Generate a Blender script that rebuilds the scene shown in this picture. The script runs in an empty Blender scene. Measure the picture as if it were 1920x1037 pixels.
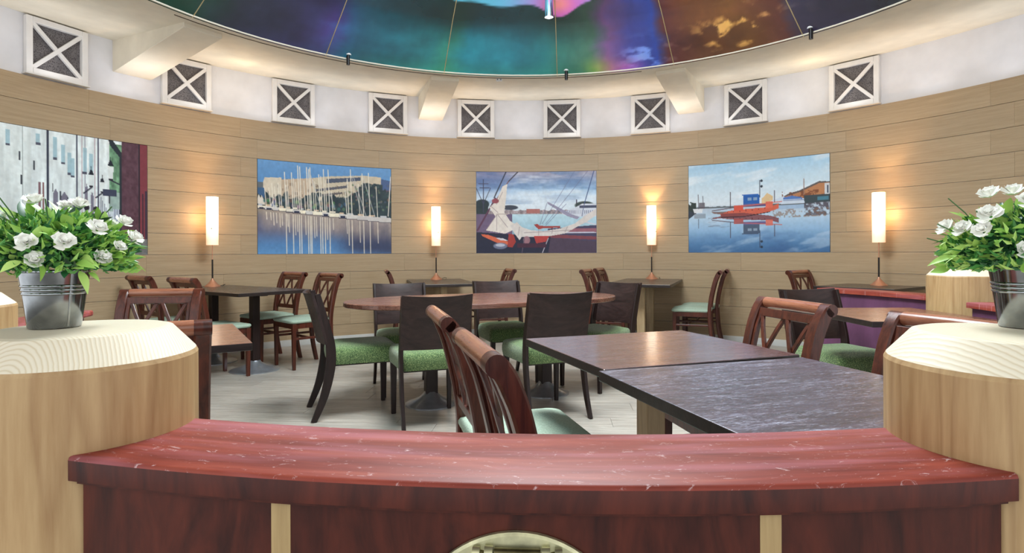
import bpy, bmesh, math, random
import numpy as np
from mathutils import Vector, Matrix
R_ = math.radians
PI = math.pi
random.seed(7)
SC = bpy.context.scene
COL = SC.collection

# ------------------------------------------------------------------ camera, world, lights, exposure
H = 1.095
cam = bpy.data.cameras.new('camera'); co = bpy.data.objects.new('camera', cam); COL.objects.link(co)
cam.sensor_width = 36.0; cam.lens = 36.0 * 1100 / 1920; cam.shift_y = -45.5 / 1920
cam.clip_start = 0.02; cam.clip_end = 100
co.matrix_world = Matrix.Translation((0, 0, H)) @ Matrix.Rotation(PI / 2, 4, 'X') @ Matrix.Rotation(-0.0035, 4, 'Z')
SC.camera = co
SC.view_settings.view_transform = 'Standard'; SC.view_settings.look = 'None'
SC.view_settings.gamma = 1.0; SC.view_settings.exposure = 0.28
SC.view_settings.use_curve_mapping = False

CX, CY = 0.166, 3.265            # centre of the round room
RW = 4.576                       # wall radius
ZT = 2.605                       # top of the oak panelling
ZC = 3.134                       # ceiling where it meets the wall
RD, ZD = 3.123, 3.016            # rim of the dome

w = bpy.data.worlds.new('world'); SC.world = w; w.use_nodes = True
w.node_tree.nodes['Background'].inputs[0].default_value = (0.93, 0.96, 1.0, 1)
w.node_tree.nodes['Background'].inputs[1].default_value = 1.35

def light(name, kind, loc, energy, color=(1, 1, 1), size=0.1, rot=(0, 0, 0), **k):
    l = bpy.data.lights.new(name, kind); l.energy = energy; l.color = color
    if kind == 'AREA':
        l.shape = 'DISK'; l.size = size
    elif kind in ('POINT', 'SPOT'):
        l.shadow_soft_size = size
    for a, b in k.items(): setattr(l, a, b)
    o = bpy.data.objects.new(name, l); COL.objects.link(o); o.location = loc; o.rotation_euler = rot
    return o
light('dome_light', 'AREA', (CX, CY, 3.7), 205, (1.0, 0.98, 0.96), 1.6)
light('dome_uplight', 'AREA', (CX, CY, 3.05), 120, (0.95, 0.97, 1.0), 1.2, rot=(PI, 0, 0))

for k in range(21):      # unseen fill lights, added to brighten the white band and the ceiling
    a = -1.45 + .145 * k
    light('fill_uplight', 'AREA', (CX + 4.25 * math.sin(a), CY + 4.25 * math.cos(a), 2.62), .95, (.93, .95, 1.0), .5, rot=(PI, 0, 0))
for a in (-.80, .80):
    light('halogen_uplight', 'POINT', (CX + 4.15 * math.sin(a), CY + 4.15 * math.cos(a), 2.90), .8, (1, .82, .5), .05)

# ------------------------------------------------------------------ materials
MATS = {}
def s2l(c):
    return tuple((x / 255 / 12.92) if x / 255 <= 0.04045 else ((x / 255 + 0.055) / 1.055) ** 2.4 for x in c[:3]) + (1,)
class NT:
    def __init__(s, name):
        s.m = bpy.data.materials.new(name); s.m.use_nodes = True; s.t = s.m.node_tree
        s.b = s.t.nodes['Principled BSDF']; MATS[name] = s.m
    def n(s, kind, **k):
        x = s.t.nodes.new(kind)
        for a, b in k.items(): setattr(x, a, b)
        return x
    def l(s, a, b): s.t.links.new(a, b)
    def coords(s, scale=(1, 1, 1), kind='Object', rnd=True):
        tc = s.n('ShaderNodeTexCoord'); mp = s.n('ShaderNodeMapping'); mp.inputs['Scale'].default_value = scale
        s.l(tc.outputs[kind], mp.inputs[0])
        if rnd:
            oi = s.n('ShaderNodeObjectInfo'); mu = s.n('ShaderNodeMath', operation='MULTIPLY'); mu.inputs[1].default_value = 37.0
            s.l(oi.outputs['Random'], mu.inputs[0]); s.l(mu.outputs[0], mp.inputs['Location'])
        return mp.outputs[0]
    def noise(s, vec, scale=5, detail=4, rough=.5, dist=0):
        x = s.n('ShaderNodeTexNoise'); x.inputs['Scale'].default_value = scale; x.inputs['Detail'].default_value = detail
        x.inputs['Roughness'].default_value = rough; x.inputs['Distortion'].default_value = dist; s.l(vec, x.inputs['Vector']); return x.outputs['Fac']
    def ramp(s, fac, stops):
        x = s.n('ShaderNodeValToRGB'); e = x.color_ramp.elements
        while len(e) < len(stops): e.new(0.5)
        for i, (p, c) in enumerate(stops): e[i].position = p; e[i].color = c
        s.l(fac, x.inputs[0]); return x.outputs[0]
    def mix(s, fac, a, b, mode='MIX'):
        x = s.n('ShaderNodeMix', data_type='RGBA', blend_type=mode)
        if isinstance(fac, (int, float)): x.inputs[0].default_value = fac
        else: s.l(fac, x.inputs[0])
        for v, i in ((a, 6), (b, 7)):
            if isinstance(v, tuple): x.inputs[i].default_value = v
            else: s.l(v, x.inputs[i])
        return x.outputs[2]
    def math(s, op, a, b=None):
        x = s.n('ShaderNodeMath', operation=op)
        for v, i in ((a, 0), (b, 1)):
            if v is None: continue
            if isinstance(v, (int, float)): x.inputs[i].default_value = v
            else: s.l(v, x.inputs[i])
        return x.outputs[0]
    def set(s, **k):
        for a, v in k.items():
            i = s.b.inputs[a.replace('_', ' ')]
            if hasattr(v, 'is_linked') or hasattr(v, 'links'): s.l(v, i)
            else: i.default_value = v
    def bump(s, h, strength=.2, dist=.01):
        x = s.n('ShaderNodeBump'); x.inputs['Strength'].default_value = strength; x.inputs['Distance'].default_value = dist
        s.l(h, x.inputs['Height']); s.l(x.outputs[0], s.b.inputs['Normal'])

def wood(name, c1, c2, scale=(3, 30, 30), rough=.4, bump=.15, coat=0.0, scratch=None, wild=.0, gs=1.0, spec=.5, scr_scale=(6, 40, 6)):
    m = NT(name); v = m.coords(scale)
    g = m.noise(v, 1.6 * gs, 6, .6, .6 + wild); g2 = m.noise(v, 7 * gs, 3, .6, .2)
    f = m.math('ADD', m.math('MULTIPLY', g, .7), m.math('MULTIPLY', g2, .3))
    c = m.ramp(f, [(.34, s2l(c1)), (.66, s2l(c2))])
    oi = m.n('ShaderNodeObjectInfo'); hv = m.n('ShaderNodeHueSaturation')
    m.l(m.math('ADD', m.math('MULTIPLY', oi.outputs['Random'], .16), .92), hv.inputs['Value']); m.l(c, hv.inputs['Color'])
    c = hv.outputs[0]; r = m.math('ADD', m.math('MULTIPLY', g2, .2), rough - .1)
    if scratch:
        v2 = m.coords(scr_scale); s1 = m.noise(v2, 9, 5, .7, 1.2)
        s3 = m.noise(m.coords((scr_scale[0] * .4, scr_scale[1] * .4, 1)), 3, 3, .6, .5); s1 = m.math('ADD', s1, m.math('MULTIPLY', m.math('SUBTRACT', s3, .5), .35))
        k = m.ramp(s1, [(.52, (0, 0, 0, 1)), (.60, (.25, .25, .25, 1)), (.74, (1, 1, 1, 1))])
        c = m.mix(m.math('MULTIPLY', k, scratch[1]), c, s2l(scratch[0]))
    m.set(Base_Color=c, Roughness=r, Specular_IOR_Level=spec)
    if coat: m.set(Coat_Weight=coat, Coat_Roughness=.14)
    m.bump(f, bump, .004); return m.m
def plain(name, c, rough=.5, metal=0.0, var=.0, vs=20, spec=.5, bump=0.0):
    m = NT(name)
    if var:
        f = m.noise(m.coords(), vs, 4); col = m.ramp(f, [(.3, s2l([x * (1 - var) for x in c])), (.7, s2l([min(255, x * (1 + var)) for x in c]))])
        m.set(Base_Color=col)
        if bump: m.bump(f, bump, .003)
    else: m.set(Base_Color=s2l(c))
    m.set(Roughness=rough, Metallic=metal, Specular_IOR_Level=spec); return m.m

wood('chair_wood', (44, 17, 11), (92, 43, 28), (25, 25, 2.5), .36, coat=.12, spec=.4)
wood('crest_wood', (116, 66, 46), (166, 108, 80), (2.5, 25, 25), .3, coat=.35)
wood('dark_slab', (28, 19, 18), (56, 40, 38), (2, 20, 9), .4, wild=.8, spec=.35)
wood('dark_leg', (22, 14, 13), (42, 27, 25), (25, 25, 2.5), .4, spec=.35)
wood('table_top', (56, 34, 36), (98, 66, 68), (2.2, 26, 26), .26, coat=.6, scratch=((176, 168, 180), .35), scr_scale=(4, 26, 4))
wood('table_worn', (36, 30, 36), (80, 70, 84), (2.2, 30, 30), .36, coat=.15, scratch=((190, 192, 212), .9), scr_scale=(4, 26, 4))
wood('table_brown', (86, 54, 44), (134, 90, 74), (2, 20, 20), .28, coat=.3)
wood('table_edge', (28, 22, 21), (46, 36, 34), (3, 24, 24), .35)
wood('table_dark', (40, 31, 28), (64, 50, 46), (2.2, 24, 24), .28, coat=.15, spec=.4)
wood('tan_post', (156, 132, 98), (184, 160, 122), (22, 22, 2), .5)
wood('purple_panel', (78, 44, 70), (98, 58, 88), (8, 8, 2), .55)
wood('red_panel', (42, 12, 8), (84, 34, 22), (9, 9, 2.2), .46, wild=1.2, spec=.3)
wood('batten_wood', (150, 124, 82), (178, 152, 106), (30, 30, 2), .5)
plain('mint_fabric', (152, 170, 152), .9, var=.08, vs=160, bump=.5)
plain('steel', (168, 172, 178), .28, .75, var=.05)
plain('copper', (205, 150, 122), .38, .7, var=.05)
plain('black_metal', (26, 22, 22), .4, .3)
plain('chrome', (210, 210, 212), .15, 1.0)
plain('brass', (196, 194, 158), .42, .85, var=.16, vs=40)
plain('brass_dark', (112, 106, 78), .4, 1.0, var=.25, vs=40)
plain('white_paint', (226, 224, 222), .45, var=.02, vs=8)
plain('grey_trim', (188, 188, 184), .5)
plain('white_wall', (222, 222, 226), .85, var=.02, vs=6)
plain('ceiling_paint', (224, 216, 198), .9, var=.03, vs=5)
plain('crack', (96, 84, 70), .9)
plain('mesh_back', (58, 54, 56), .8)
plain('seam_gold', (214, 196, 150), .35, .6)
plain('white_plastic', (230, 232, 232), .35)
plain('floor_base', (120, 116, 108), .8)
plain('flower_petal', (246, 247, 238), .6, var=.04, vs=60)
plain('stem_green', (70, 110, 60), .6)
# green boucle of the slab chairs
m = NT('green_fabric'); v = m.coords(rnd=False); a = m.noise(v, 170, 3, .7); b = m.noise(v, 9, 2)
c = m.ramp(a, [(.38, s2l((50, 74, 38))), (.52, s2l((86, 114, 66))), (.68, s2l((156, 174, 112)))])
m.set(Base_Color=c, Roughness=.95, Sheen_Weight=.35); m.bump(a, .7, .006)
# oak panelling: grain runs round the wall (origin of every wall piece is the room's centre)
m = NT('oak_panel'); tc = m.n('ShaderNodeTexCoord'); sx = m.n('ShaderNodeSeparateXYZ'); m.l(tc.outputs['Object'], sx.inputs[0])
ang = m.math('MULTIPLY', m.math('ARCTAN2', sx.outputs[0], sx.outputs[1]), RW)
cb = m.n('ShaderNodeCombineXYZ'); oi = m.n('ShaderNodeObjectInfo')
m.l(m.math('MULTIPLY', ang, 1.0), cb.inputs[0]); m.l(m.math('MULTIPLY', sx.outputs[2], 30.0), cb.inputs[1]); m.l(m.math('MULTIPLY', oi.outputs['Random'], 50.0), cb.inputs[2])
g = m.noise(cb.outputs[0], 2.2, 6, .62, .5); g2 = m.noise(cb.outputs[0], 9, 4, .7)
f = m.math('ADD', m.math('MULTIPLY', g, .6), m.math('MULTIPLY', g2, .4))
c = m.ramp(f, [(.30, s2l((152, 130, 100))), (.70, s2l((180, 158, 128)))])
hv = m.n('ShaderNodeHueSaturation'); m.l(m.math('ADD', m.math('MULTIPLY', oi.outputs['Random'], .10), .95), hv.inputs['Value']); m.l(c, hv.inputs['Color'])
m.set(Base_Color=hv.outputs[0], Roughness=.42, Specular_IOR_Level=.35); m.bump(g2, .08, .002)
# grey oak floor boards
m = NT('floor_wood'); v = m.coords((1.6, 16, 1)); g = m.noise(v, 1.8, 6, .65, .6); g2 = m.noise(v, 8, 4, .7)
f = m.math('ADD', m.math('MULTIPLY', g, .6), m.math('MULTIPLY', g2, .4))
c = m.ramp(f, [(.32, s2l((132, 124, 114))), (.68, s2l((188, 182, 172)))])
oi = m.n('ShaderNodeObjectInfo'); hv = m.n('ShaderNodeHueSaturation'); m.l(m.math('ADD', m.math('MULTIPLY', oi.outputs['Random'], .14), .93), hv.inputs['Value']); m.l(c, hv.inputs['Color'])
m.set(Base_Color=hv.outputs[0], Roughness=.34); m.bump(g2, .06, .002)
# red varnished rail cap with scratches; purplish sheen painted into the colour
m = NT('red_cap'); tc = m.n('ShaderNodeTexCoord'); sx = m.n('ShaderNodeSeparateXYZ'); m.l(tc.outputs['Object'], sx.inputs[0])
ang = m.math('MULTIPLY', m.math('ARCTAN2', sx.outputs[0], m.math('MULTIPLY', sx.outputs[1], -1.0)), 2.55)
rad = m.math('SQRT', m.math('ADD', m.math('MULTIPLY', sx.outputs[0], sx.outputs[0]), m.math('MULTIPLY', sx.outputs[1], sx.outputs[1])))
cb = m.n('ShaderNodeCombineXYZ'); m.l(ang, cb.inputs[0]); m.l(m.math('MULTIPLY', rad, 9.0), cb.inputs[1]); m.l(m.math('MULTIPLY', sx.outputs[2], 9.0), cb.inputs[2])
g = m.noise(cb.outputs[0], 3.5, 6, .6, .5)
c = m.ramp(g, [(.3, s2l((106, 42, 33))), (.55, s2l((138, 61, 48))), (.75, s2l((166, 86, 66)))])
cb2 = m.n('ShaderNodeCombineXYZ'); m.l(ang, cb2.inputs[0]); m.l(m.math('MULTIPLY', rad, 2.2), cb2.inputs[1])
sc = m.noise(cb2.outputs[0], 34, 6, .75, 1.5); k = m.ramp(sc, [(.60, (0, 0, 0, 1)), (.69, (1, 1, 1, 1))])
painted_sheen = m.noise(cb.outputs[0], 2.4, 3, .6, .4); hk = m.ramp(painted_sheen, [(.48, (0, 0, 0, 1)), (.70, (.5, .5, .5, 1))])
c = m.mix(hk, c, s2l((176, 112, 124))); c = m.mix(m.math('MULTIPLY', k, .75), c, s2l((216, 190, 190)))
m.set(Base_Color=c, Roughness=m.math('ADD', m.math('MULTIPLY', painted_sheen, .25), .38), Specular_IOR_Level=.22); m.bump(g, .05, .002)
# pine post
m = NT('pine_side'); tc = m.n('ShaderNodeTexCoord'); mp = m.n('ShaderNodeMapping'); mp.inputs['Scale'].default_value = (7, 7, .55); m.l(tc.outputs['Object'], mp.inputs[0])
oi = m.n('ShaderNodeObjectInfo'); m.l(m.math('MULTIPLY', oi.outputs['Random'], 9.0), mp.inputs['Location'])
n0 = m.noise(mp.outputs[0], 1.3, 2, .5, .3); wv = m.math('FRACT', m.math('MULTIPLY', n0, 10.0))
wr = m.ramp(wv, [(0, s2l((166, 132, 88))), (.55, s2l((184, 150, 104))), (.9, s2l((138, 98, 58))), (1, s2l((166, 132, 88)))])
n1 = m.noise(mp.outputs[0], 14, 4, .6); c = m.mix(.55, wr, m.ramp(n1, [(.3, s2l((160, 128, 86))), (.7, s2l((192, 164, 120)))]))
vv = m.coords((1, 1, .6)); vo = m.n('ShaderNodeTexVoronoi'); vo.inputs['Scale'].default_value = 4.5; m.l(vv, vo.inputs['Vector'])
kn = m.ramp(vo.outputs['Distance'], [(.07, (1, 1, 1, 1)), (.12, (0, 0, 0, 1))]); c = m.mix(m.math('MULTIPLY', kn, .85), c, s2l((84, 58, 34)))
m.set(Base_Color=c, Roughness=.5); m.bump(n1, .1, .003)
m = NT('pine_end'); v = m.coords((1, 1, 1)); wvn = m.n('ShaderNodeTexWave', wave_type='RINGS', rings_direction='Z'); wvn.inputs['Scale'].default_value = 62
mp = m.n('ShaderNodeMapping'); tc = m.n('ShaderNodeTexCoord'); mp.inputs['Location'].default_value = (.05, .16, 0); m.l(tc.outputs['Object'], mp.inputs[0]); m.l(mp.outputs[0], wvn.inputs['Vector'])
wvn.inputs['Distortion'].default_value = 1.5; wvn.inputs['Detail'].default_value = 2
c = m.ramp(wvn.outputs['Fac'], [(.1, s2l((224, 214, 192))), (.7, s2l((221, 210, 187))), (1, s2l((208, 193, 163)))])
m.set(Base_Color=c, Roughness=.55); m.bump(wvn.outputs['Fac'], .12, .0015)
# galvanised pot
m = NT('zinc'); a = m.noise(m.coords(), 30, 3); m.set(Base_Color=m.ramp(a, [(.3, s2l((118, 122, 124))), (.7, s2l((164, 168, 170)))]), Metallic=1.0, Roughness=m.math('ADD', m.math('MULTIPLY', a, .12), .07))
# leaves: light and dark
for nm, c1, c2 in (('leaf_light', (140, 192, 78), (196, 226, 128)), ('leaf_mid', (58, 128, 58), (112, 174, 88)), ('leaf_dark', (20, 70, 42), (50, 112, 66))):
    m = NT(nm); oi = m.n('ShaderNodeObjectInfo'); m.set(Base_Color=m.mix(oi.outputs['Random'], s2l(c1), s2l(c2)), Roughness=.42)
    m.set(Subsurface_Weight=.0)
# perforated grille
m = NT('grille_mesh'); v = m.coords((1, 1, 1), rnd=False); vo = m.n('ShaderNodeTexVoronoi'); vo.inputs['Scale'].default_value = 90; m.l(v, vo.inputs['Vector'])
n1 = m.noise(v, 6, 3); c = m.mix(m.ramp(vo.outputs['Distance'], [(.25, (0, 0, 0, 1)), (.45, (1, 1, 1, 1))]), s2l((58, 54, 58)), m.ramp(n1, [(.3, s2l((92, 88, 90))), (.7, s2l((124, 120, 122)))]))
m.set(Base_Color=c, Roughness=.6, Metallic=.3)
# lamp shade, lit from inside
m = NT('lamp_shade'); tc = m.n('ShaderNodeTexCoord'); sx = m.n('ShaderNodeSeparateXYZ'); m.l(tc.outputs['Generated'], sx.inputs[0])
cr = m.ramp(sx.outputs[2], [(0, s2l((236, 178, 132))), (.45, s2l((255, 226, 190))), (.7, s2l((255, 244, 220))), (1, s2l((255, 232, 190)))])
st = m.n('ShaderNodeMapRange'); st.inputs['To Min'].default_value = .75; st.inputs['To Max'].default_value = 2.6; st.inputs['From Min'].default_value = .1; st.inputs['From Max'].default_value = .65; m.l(sx.outputs[2], st.inputs[0])
m.set(Base_Color=s2l((240, 225, 205)), Roughness=.7, Emission_Color=cr, Emission_Strength=st.outputs[0])
m = NT('spot_glow'); m.set(Base_Color=(1, 1, 1, 1), Emission_Color=(1, 1, 1, 1), Emission_Strength=9.0)
# posters: print colour held per vertex
m = NT('poster_print'); at = m.n('ShaderNodeAttribute', attribute_name='print'); m.set(Base_Color=at.outputs['Color'], Roughness=.45, Specular_IOR_Level=.25)
# dome paint, print colour per vertex with gloss
m = NT('dome_paint'); at = m.n('ShaderNodeAttribute', attribute_name='print'); v = m.coords((1, 1, 1), rnd=False); n1 = m.noise(v, 2.2, 3)
m.set(Base_Color=at.outputs['Color'], Roughness=.2, Specular_IOR_Level=.7, Coat_Weight=.35, Coat_Roughness=.06); m.bump(n1, .35, .05)
m = NT('porthole_glass'); m.set(Base_Color=s2l((40, 44, 46)), Roughness=.05)
m = NT('paper_emblem'); m.set(Base_Color=s2l((200, 200, 200)))

# ------------------------------------------------------------------ object helpers
def link(name, me, mat=None, parent=None, loc=(0, 0, 0), rz=0):
    o = bpy.data.objects.new(name, me); COL.objects.link(o)
    if mat is not None:
        for x in (mat if isinstance(mat, (list, tuple)) else [mat]): me.materials.append(MATS[x])
    o.location = loc; o.rotation_euler = (0, 0, rz)
    if parent is not None: o.parent = parent
    return o
def obj(name, bm, mat, parent=None, loc=(0, 0, 0), rz=0, smooth=None):
    me = bpy.data.meshes.new(name)
    bmesh.ops.recalc_face_normals(bm, faces=bm.faces[:])
    if smooth is not None:
        for f in bm.faces: f.smooth = True
    bm.to_mesh(me); bm.free()
    if smooth is not None and smooth < 180: me.set_sharp_from_angle(angle=R_(smooth))
    return link(name, me, mat, parent, loc, rz)
def tag(o, label=None, cat=None, group=None, kind=None):
    for k, v in (('label', label), ('category', cat), ('group', group), ('kind', kind)):
        if v: o[k] = v
    return o
def thing(name, label, cat, loc=(0, 0, 0), rz=0, group=None):
    o = bpy.data.objects.new(name, None); COL.objects.link(o); o.empty_display_size = .1
    o.location = loc; o.rotation_euler = (0, 0, rz); return tag(o, label, cat, group)
KIDS = {}
def dup(root, loc, rz, label, group=None, kids=None):
    def cp(o, par):
        c = o.copy(); COL.objects.link(c); c.parent = par
        for ch in CH.get(o.name, []): cp(ch, c)
        return c
    CH = {}
    for o in bpy.data.objects:
        if o.parent: CH.setdefault(o.parent.name, []).append(o)
    r = cp(root, None); r.location = loc; r.rotation_euler = (0, 0, rz); r['label'] = label
    if group: r['group'] = group
    return r
def box(bm, c, s, bev=0.0, rot=None, seg=2, taper=None):
    old = set(bm.verts); r = bmesh.ops.create_cube(bm, size=1.0); vs = r['verts']
    for v in vs:
        t = 1.0
        if taper and v.co.z < 0: t = taper
        v.co = Vector((v.co.x * s[0] * t, v.co.y * s[1] * t, v.co.z * s[2]))
    if bev:
        es = list({e for v in vs for e in v.link_edges})
        bmesh.ops.bevel(bm, geom=es, offset=bev, segments=seg, profile=.5, affect='EDGES')
    new = [v for v in bm.verts if v not in old]
    for v in new:
        p = v.co
        if rot: p = rot @ p
        v.co = p + Vector(c)
    return new
def B(*a, **k):
    bm = bmesh.new(); box(bm, *a, **k); return bm
def lathe(bm, prof, seg=32, c=(0, 0, 0), a0=0, a1=2 * PI, mi=None):
    full = abs(a1 - a0 - 2 * PI) < 1e-6; n = seg if full else seg + 1; rings = []
    for r, z in prof:
        if r < 1e-6: rings.append([bm.verts.new((c[0], c[1], c[2] + z))]); continue
        rings.append([bm.verts.new((c[0] + r * math.cos(a0 + (a1 - a0) * i / seg), c[1] + r * math.sin(a0 + (a1 - a0) * i / seg), c[2] + z)) for i in range(n)])
    for k in range(len(rings) - 1):
        A, Bq = rings[k], rings[k + 1]
        for i in range(seg):
            j = (i + 1) % n
            q = [A[i % len(A)], A[j % len(A)], Bq[j % len(Bq)], Bq[i % len(Bq)]]; u = []
            for x in q:
                if x not in u: u.append(x)
            if len(u) > 2:
                f = bm.faces.new(u)
                if mi: f.material_index = mi[k]
    return bm
def sweep(bm, pts, prof, up=(1, 0, 0), cap=True):
    """rectangular or free section swept along pts; prof in (a,b): a along 'up' axis, b along the normal"""
    up = Vector(up); rings = []; pts = [Vector(p) for p in pts]; n = len(pts)
    for i, p in enumerate(pts):
        t = (pts[min(i + 1, n - 1)] - pts[max(i - 1, 0)]).normalized()
        a = (up - t * up.dot(t)).normalized(); b = t.cross(a)
        pr = prof[i] if isinstance(prof[0], list) else prof
        rings.append([bm.verts.new(p + a * x + b * y) for x, y in pr])
    for A, Q in zip(rings[:-1], rings[1:]):
        for i in range(len(A)):
            j = (i + 1) % len(A); bm.faces.new((A[i], A[j], Q[j], Q[i]))
    if cap: bm.faces.new(rings[0][::-1]); bm.faces.new(rings[-1])
    return bm
def rectp(a, b, c=.004):
    a /= 2; b /= 2; return [(-a + c, -b), (a - c, -b), (a, -b + c), (a, b - c), (a - c, b), (-a + c, b), (-a, b - c), (-a, -b + c)]
def ellp(a, b, n=14): return [(a * math.cos(2 * PI * i / n), b * math.sin(2 * PI * i / n)) for i in range(n)]
def tube(bm, pts, r, n=10, up=(1, 0, 0)): return sweep(bm, pts, ellp(r, r, n), up)
def pol(r, th):   # th measured from +Y clockwise, local to room centre
    return (r * math.sin(th), r * math.cos(th))
def arc_slab(bm, r0, r1, z0, z1, t0, t1, seg, bev=0.0):
    """curved slab between radii, heights and angles (angles from +Y clockwise)"""
    if bev: sec = [(r0, z0), (r1, z0), (r1, z1 - bev), (r1 - bev * .3, z1 - bev * .3), (r1 - bev, z1), (r0 + bev, z1), (r0 + bev * .3, z1 - bev * .3), (r0, z1 - bev)]
    else: sec = [(r0, z0), (r1, z0), (r1, z1), (r0, z1)]
    rings = []
    for i in range(seg + 1):
        t = t0 + (t1 - t0) * i / seg; s, c = math.sin(t), math.cos(t)
        rings.append([bm.verts.new((r * s, r * c, z)) for r, z in sec])
    for A, Q in zip(rings[:-1], rings[1:]):
        for i in range(len(A)): j = (i + 1) % len(A); bm.faces.new((A[i], A[j], Q[j], Q[i]))
    bm.faces.new(rings[0][::-1]); bm.faces.new(rings[-1]); return bm
C0 = (CX, CY, 0)

# ------------------------------------------------------------------ floor: grey oak boards
FR = 4.66
def clip_poly(poly, n=72, r=FR):
    for i in range(n):
        a = 2 * PI * i / n; nx, ny = math.cos(a), math.sin(a); out = []
        for k in range(len(poly)):
            p, q = poly[k], poly[(k + 1) % len(poly)]; dp = p[0] * nx + p[1] * ny - r; dq = q[0] * nx + q[1] * ny - r
            if dp <= 0: out.append(p)
            if (dp < 0) != (dq < 0) and dp != dq:
                t = dp / (dp - dq); out.append((p[0] + (q[0] - p[0]) * t, p[1] + (q[1] - p[1]) * t))
        poly = out
        if len(poly) < 3: return None
    o = [poly[0]]
    for p in poly[1:]:
        if abs(p[0] - o[-1][0]) + abs(p[1] - o[-1][1]) > 1e-4: o.append(p)
    return o
bm = bmesh.new(); lathe(bm, [(0, -.08), (6.2, -.08), (6.2, -.006), (0, -.006)], 64)
floor = tag(obj('floor', bm, 'floor_base', loc=C0), kind='structure')
fa = R_(-4); PWD, PLN = .196, 1.38; row = 0; y = -FR
cnt = 0
while y < FR:
    x = -FR - random.random() * PLN
    while x < FR:
        g = .0012; poly = clip_poly([(x + g, y + g), (x + PLN - g, y + g), (x + PLN - g, y + PWD - g), (x + g, y + PWD - g)])
        if poly and len(poly) >= 3:
            mx = sum(p[0] for p in poly) / len(poly); my = sum(p[1] for p in poly) / len(poly)
            bm = bmesh.new(); top = [bm.verts.new((p[0] - mx, p[1] - my, 0)) for p in poly]; bot = [bm.verts.new((p[0] - mx, p[1] - my, -.006)) for p in poly]
            bm.faces.new(top); n = len(poly)
            for i in range(n): bm.faces.new((top[i], bot[i], bot[(i + 1) % n], top[(i + 1) % n]))
            ca, sa = math.cos(fa), math.sin(fa)
            obj('floor_board', bm, 'floor_wood', floor, (mx * ca - my * sa, mx * sa + my * ca, 0), fa); cnt += 1
        x += PLN
    y += PWD; row += 1

# ------------------------------------------------------------------ oak panelled round wall
W0 = R_(102)
bm = bmesh.new(); arc_slab(bm, RW + .02, RW + .16, 0, 3.22, -W0, W0, 96)
wall = tag(obj('wall_back', bm, 'white_wall', loc=C0, smooth=30), kind='structure')
bm = bmesh.new(); arc_slab(bm, RW - .014, RW + .02, 0, .075, -W0, W0, 96, .006)
bm0 = bm
tag(obj('baseboard_back', bm, 'grey_trim', loc=C0, smooth=30), kind='structure')
def ang_at(px):   # bearing (from the room centre) of the wall point seen under slope u from the viewer
    u = (px - 960) / 1100; a = 1 + u * u; b = CX * u + CY; c = CX * CX + CY * CY - RW * RW
    Y = (b + math.sqrt(b * b - a * c)) / a; return math.atan2(u * Y - CX, Y - CY)
PH = .2175; ZB = ZT - 12 * PH - .0
PA = .3155        # angular length of one plank
starts = [ang_at(893), ang_at(711)]
POST = [(ang_at(-250), ang_at(277)), (ang_at(482.5), ang_at(734)), (ang_at(893), ang_at(1119)), (ang_at(1291), ang_at(1557))]
for r in range(12):
    z1 = ZT - r * PH; z0 = z1 - PH
    if z0 < .02: z0 = .0
    st = starts[r % 2] if r < 7 else starts[r % 2] + (.07 if r % 2 else -.04)
    k0 = int((-W0 - st) / PA) - 1; t = st + k0 * PA
    cuts = []
    while t < W0:
        a, b = max(t, -W0), min(t + PA, W0); t += PA
        if b - a > .01: cuts.append((a, b))
    if 2 <= r <= 6:   # posters take the place of the planks
        new = []
        for a, b in cuts:
            segs = [(a, b)]
            for p, q in POST:
                s2 = []
                for x, y in segs:
                    if q <= x or p >= y: s2.append((x, y))
                    else:
                        if p > x: s2.append((x, p))
                        if q < y: s2.append((q, y))
                segs = s2
            new += segs
        cuts = new
    for a, b in cuts:
        if b - a < .004: continue
        bm = bmesh.new(); g = .0004
        arc_slab(bm, RW, RW + .02, z0 + .0018, z1 - .0018, a + g * .3, b - g * .3, max(2, int((b - a) / .045)))
        obj('wall_plank', bm, 'oak_panel', wall, (0, 0, 0), smooth=30)

# ------------------------------------------------------------------ ceiling ring and dome
bm = bmesh.new()
lathe(bm, [(RD, ZD), (RD + .10, ZD + .004), (RD + .104, ZD + .010), (RW + .17, ZC + .004), (RW + .17, ZC + .12), (RD, ZC + .12), (RD, ZD)], 128)
ceil = tag(obj('ceiling', bm, 'ceiling_paint', loc=C0, smooth=20), kind='structure')
# hairline crack along the lip
bm = bmesh.new(); pts = []
for i in range(120):
    t = -1.1 + i * .0125; rr = RD + .112 + .006 * math.sin(i * 1.7) * random.random(); x, y = pol(rr, t); pts.append((x, y, ZD + .004 + (rr - RD - .104) * .0815))
tube(bm, pts, .004, 5, (0, 0, 1)); obj('surface_cable', bm, 'crack', ceil, smooth=60)
# dome paint function: colour by bearing and height
def sm(a, b, x): t = np.clip((x - a) / (b - a), 0, 1); return t * t * (3 - 2 * t)
rng = np.random.RandomState(5)
def vnoise(x, y, seed=0, oct=4):
    tot = np.zeros_like(x, dtype=float); amp = 1; s = 0
    for o in range(oct):
        g = np.random.RandomState(seed * 17 + o).rand(64, 64); fx = x * 2 ** o; fy = y * 2 ** o
        ix = np.floor(fx).astype(int); iy = np.floor(fy).astype(int); tx = fx - ix; ty = fy - iy; tx = tx * tx * (3 - 2 * tx); ty = ty * ty * (3 - 2 * ty)
        a = g[ix % 64, iy % 64]; b = g[(ix + 1) % 64, iy % 64]; c = g[ix % 64, (iy + 1) % 64]; d = g[(ix + 1) % 64, (iy + 1) % 64]
        tot += amp * ((a * (1 - tx) + b * tx) * (1 - ty) + (c * (1 - tx) + d * tx) * ty); s += amp; amp *= .5
    return tot / s
def lin(c):
    c = np.clip(np.asarray(c, float) / 255, 0, 1); return np.where(c <= .04045, c / 12.92, ((c + .055) / 1.055) ** 2.4)
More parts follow.
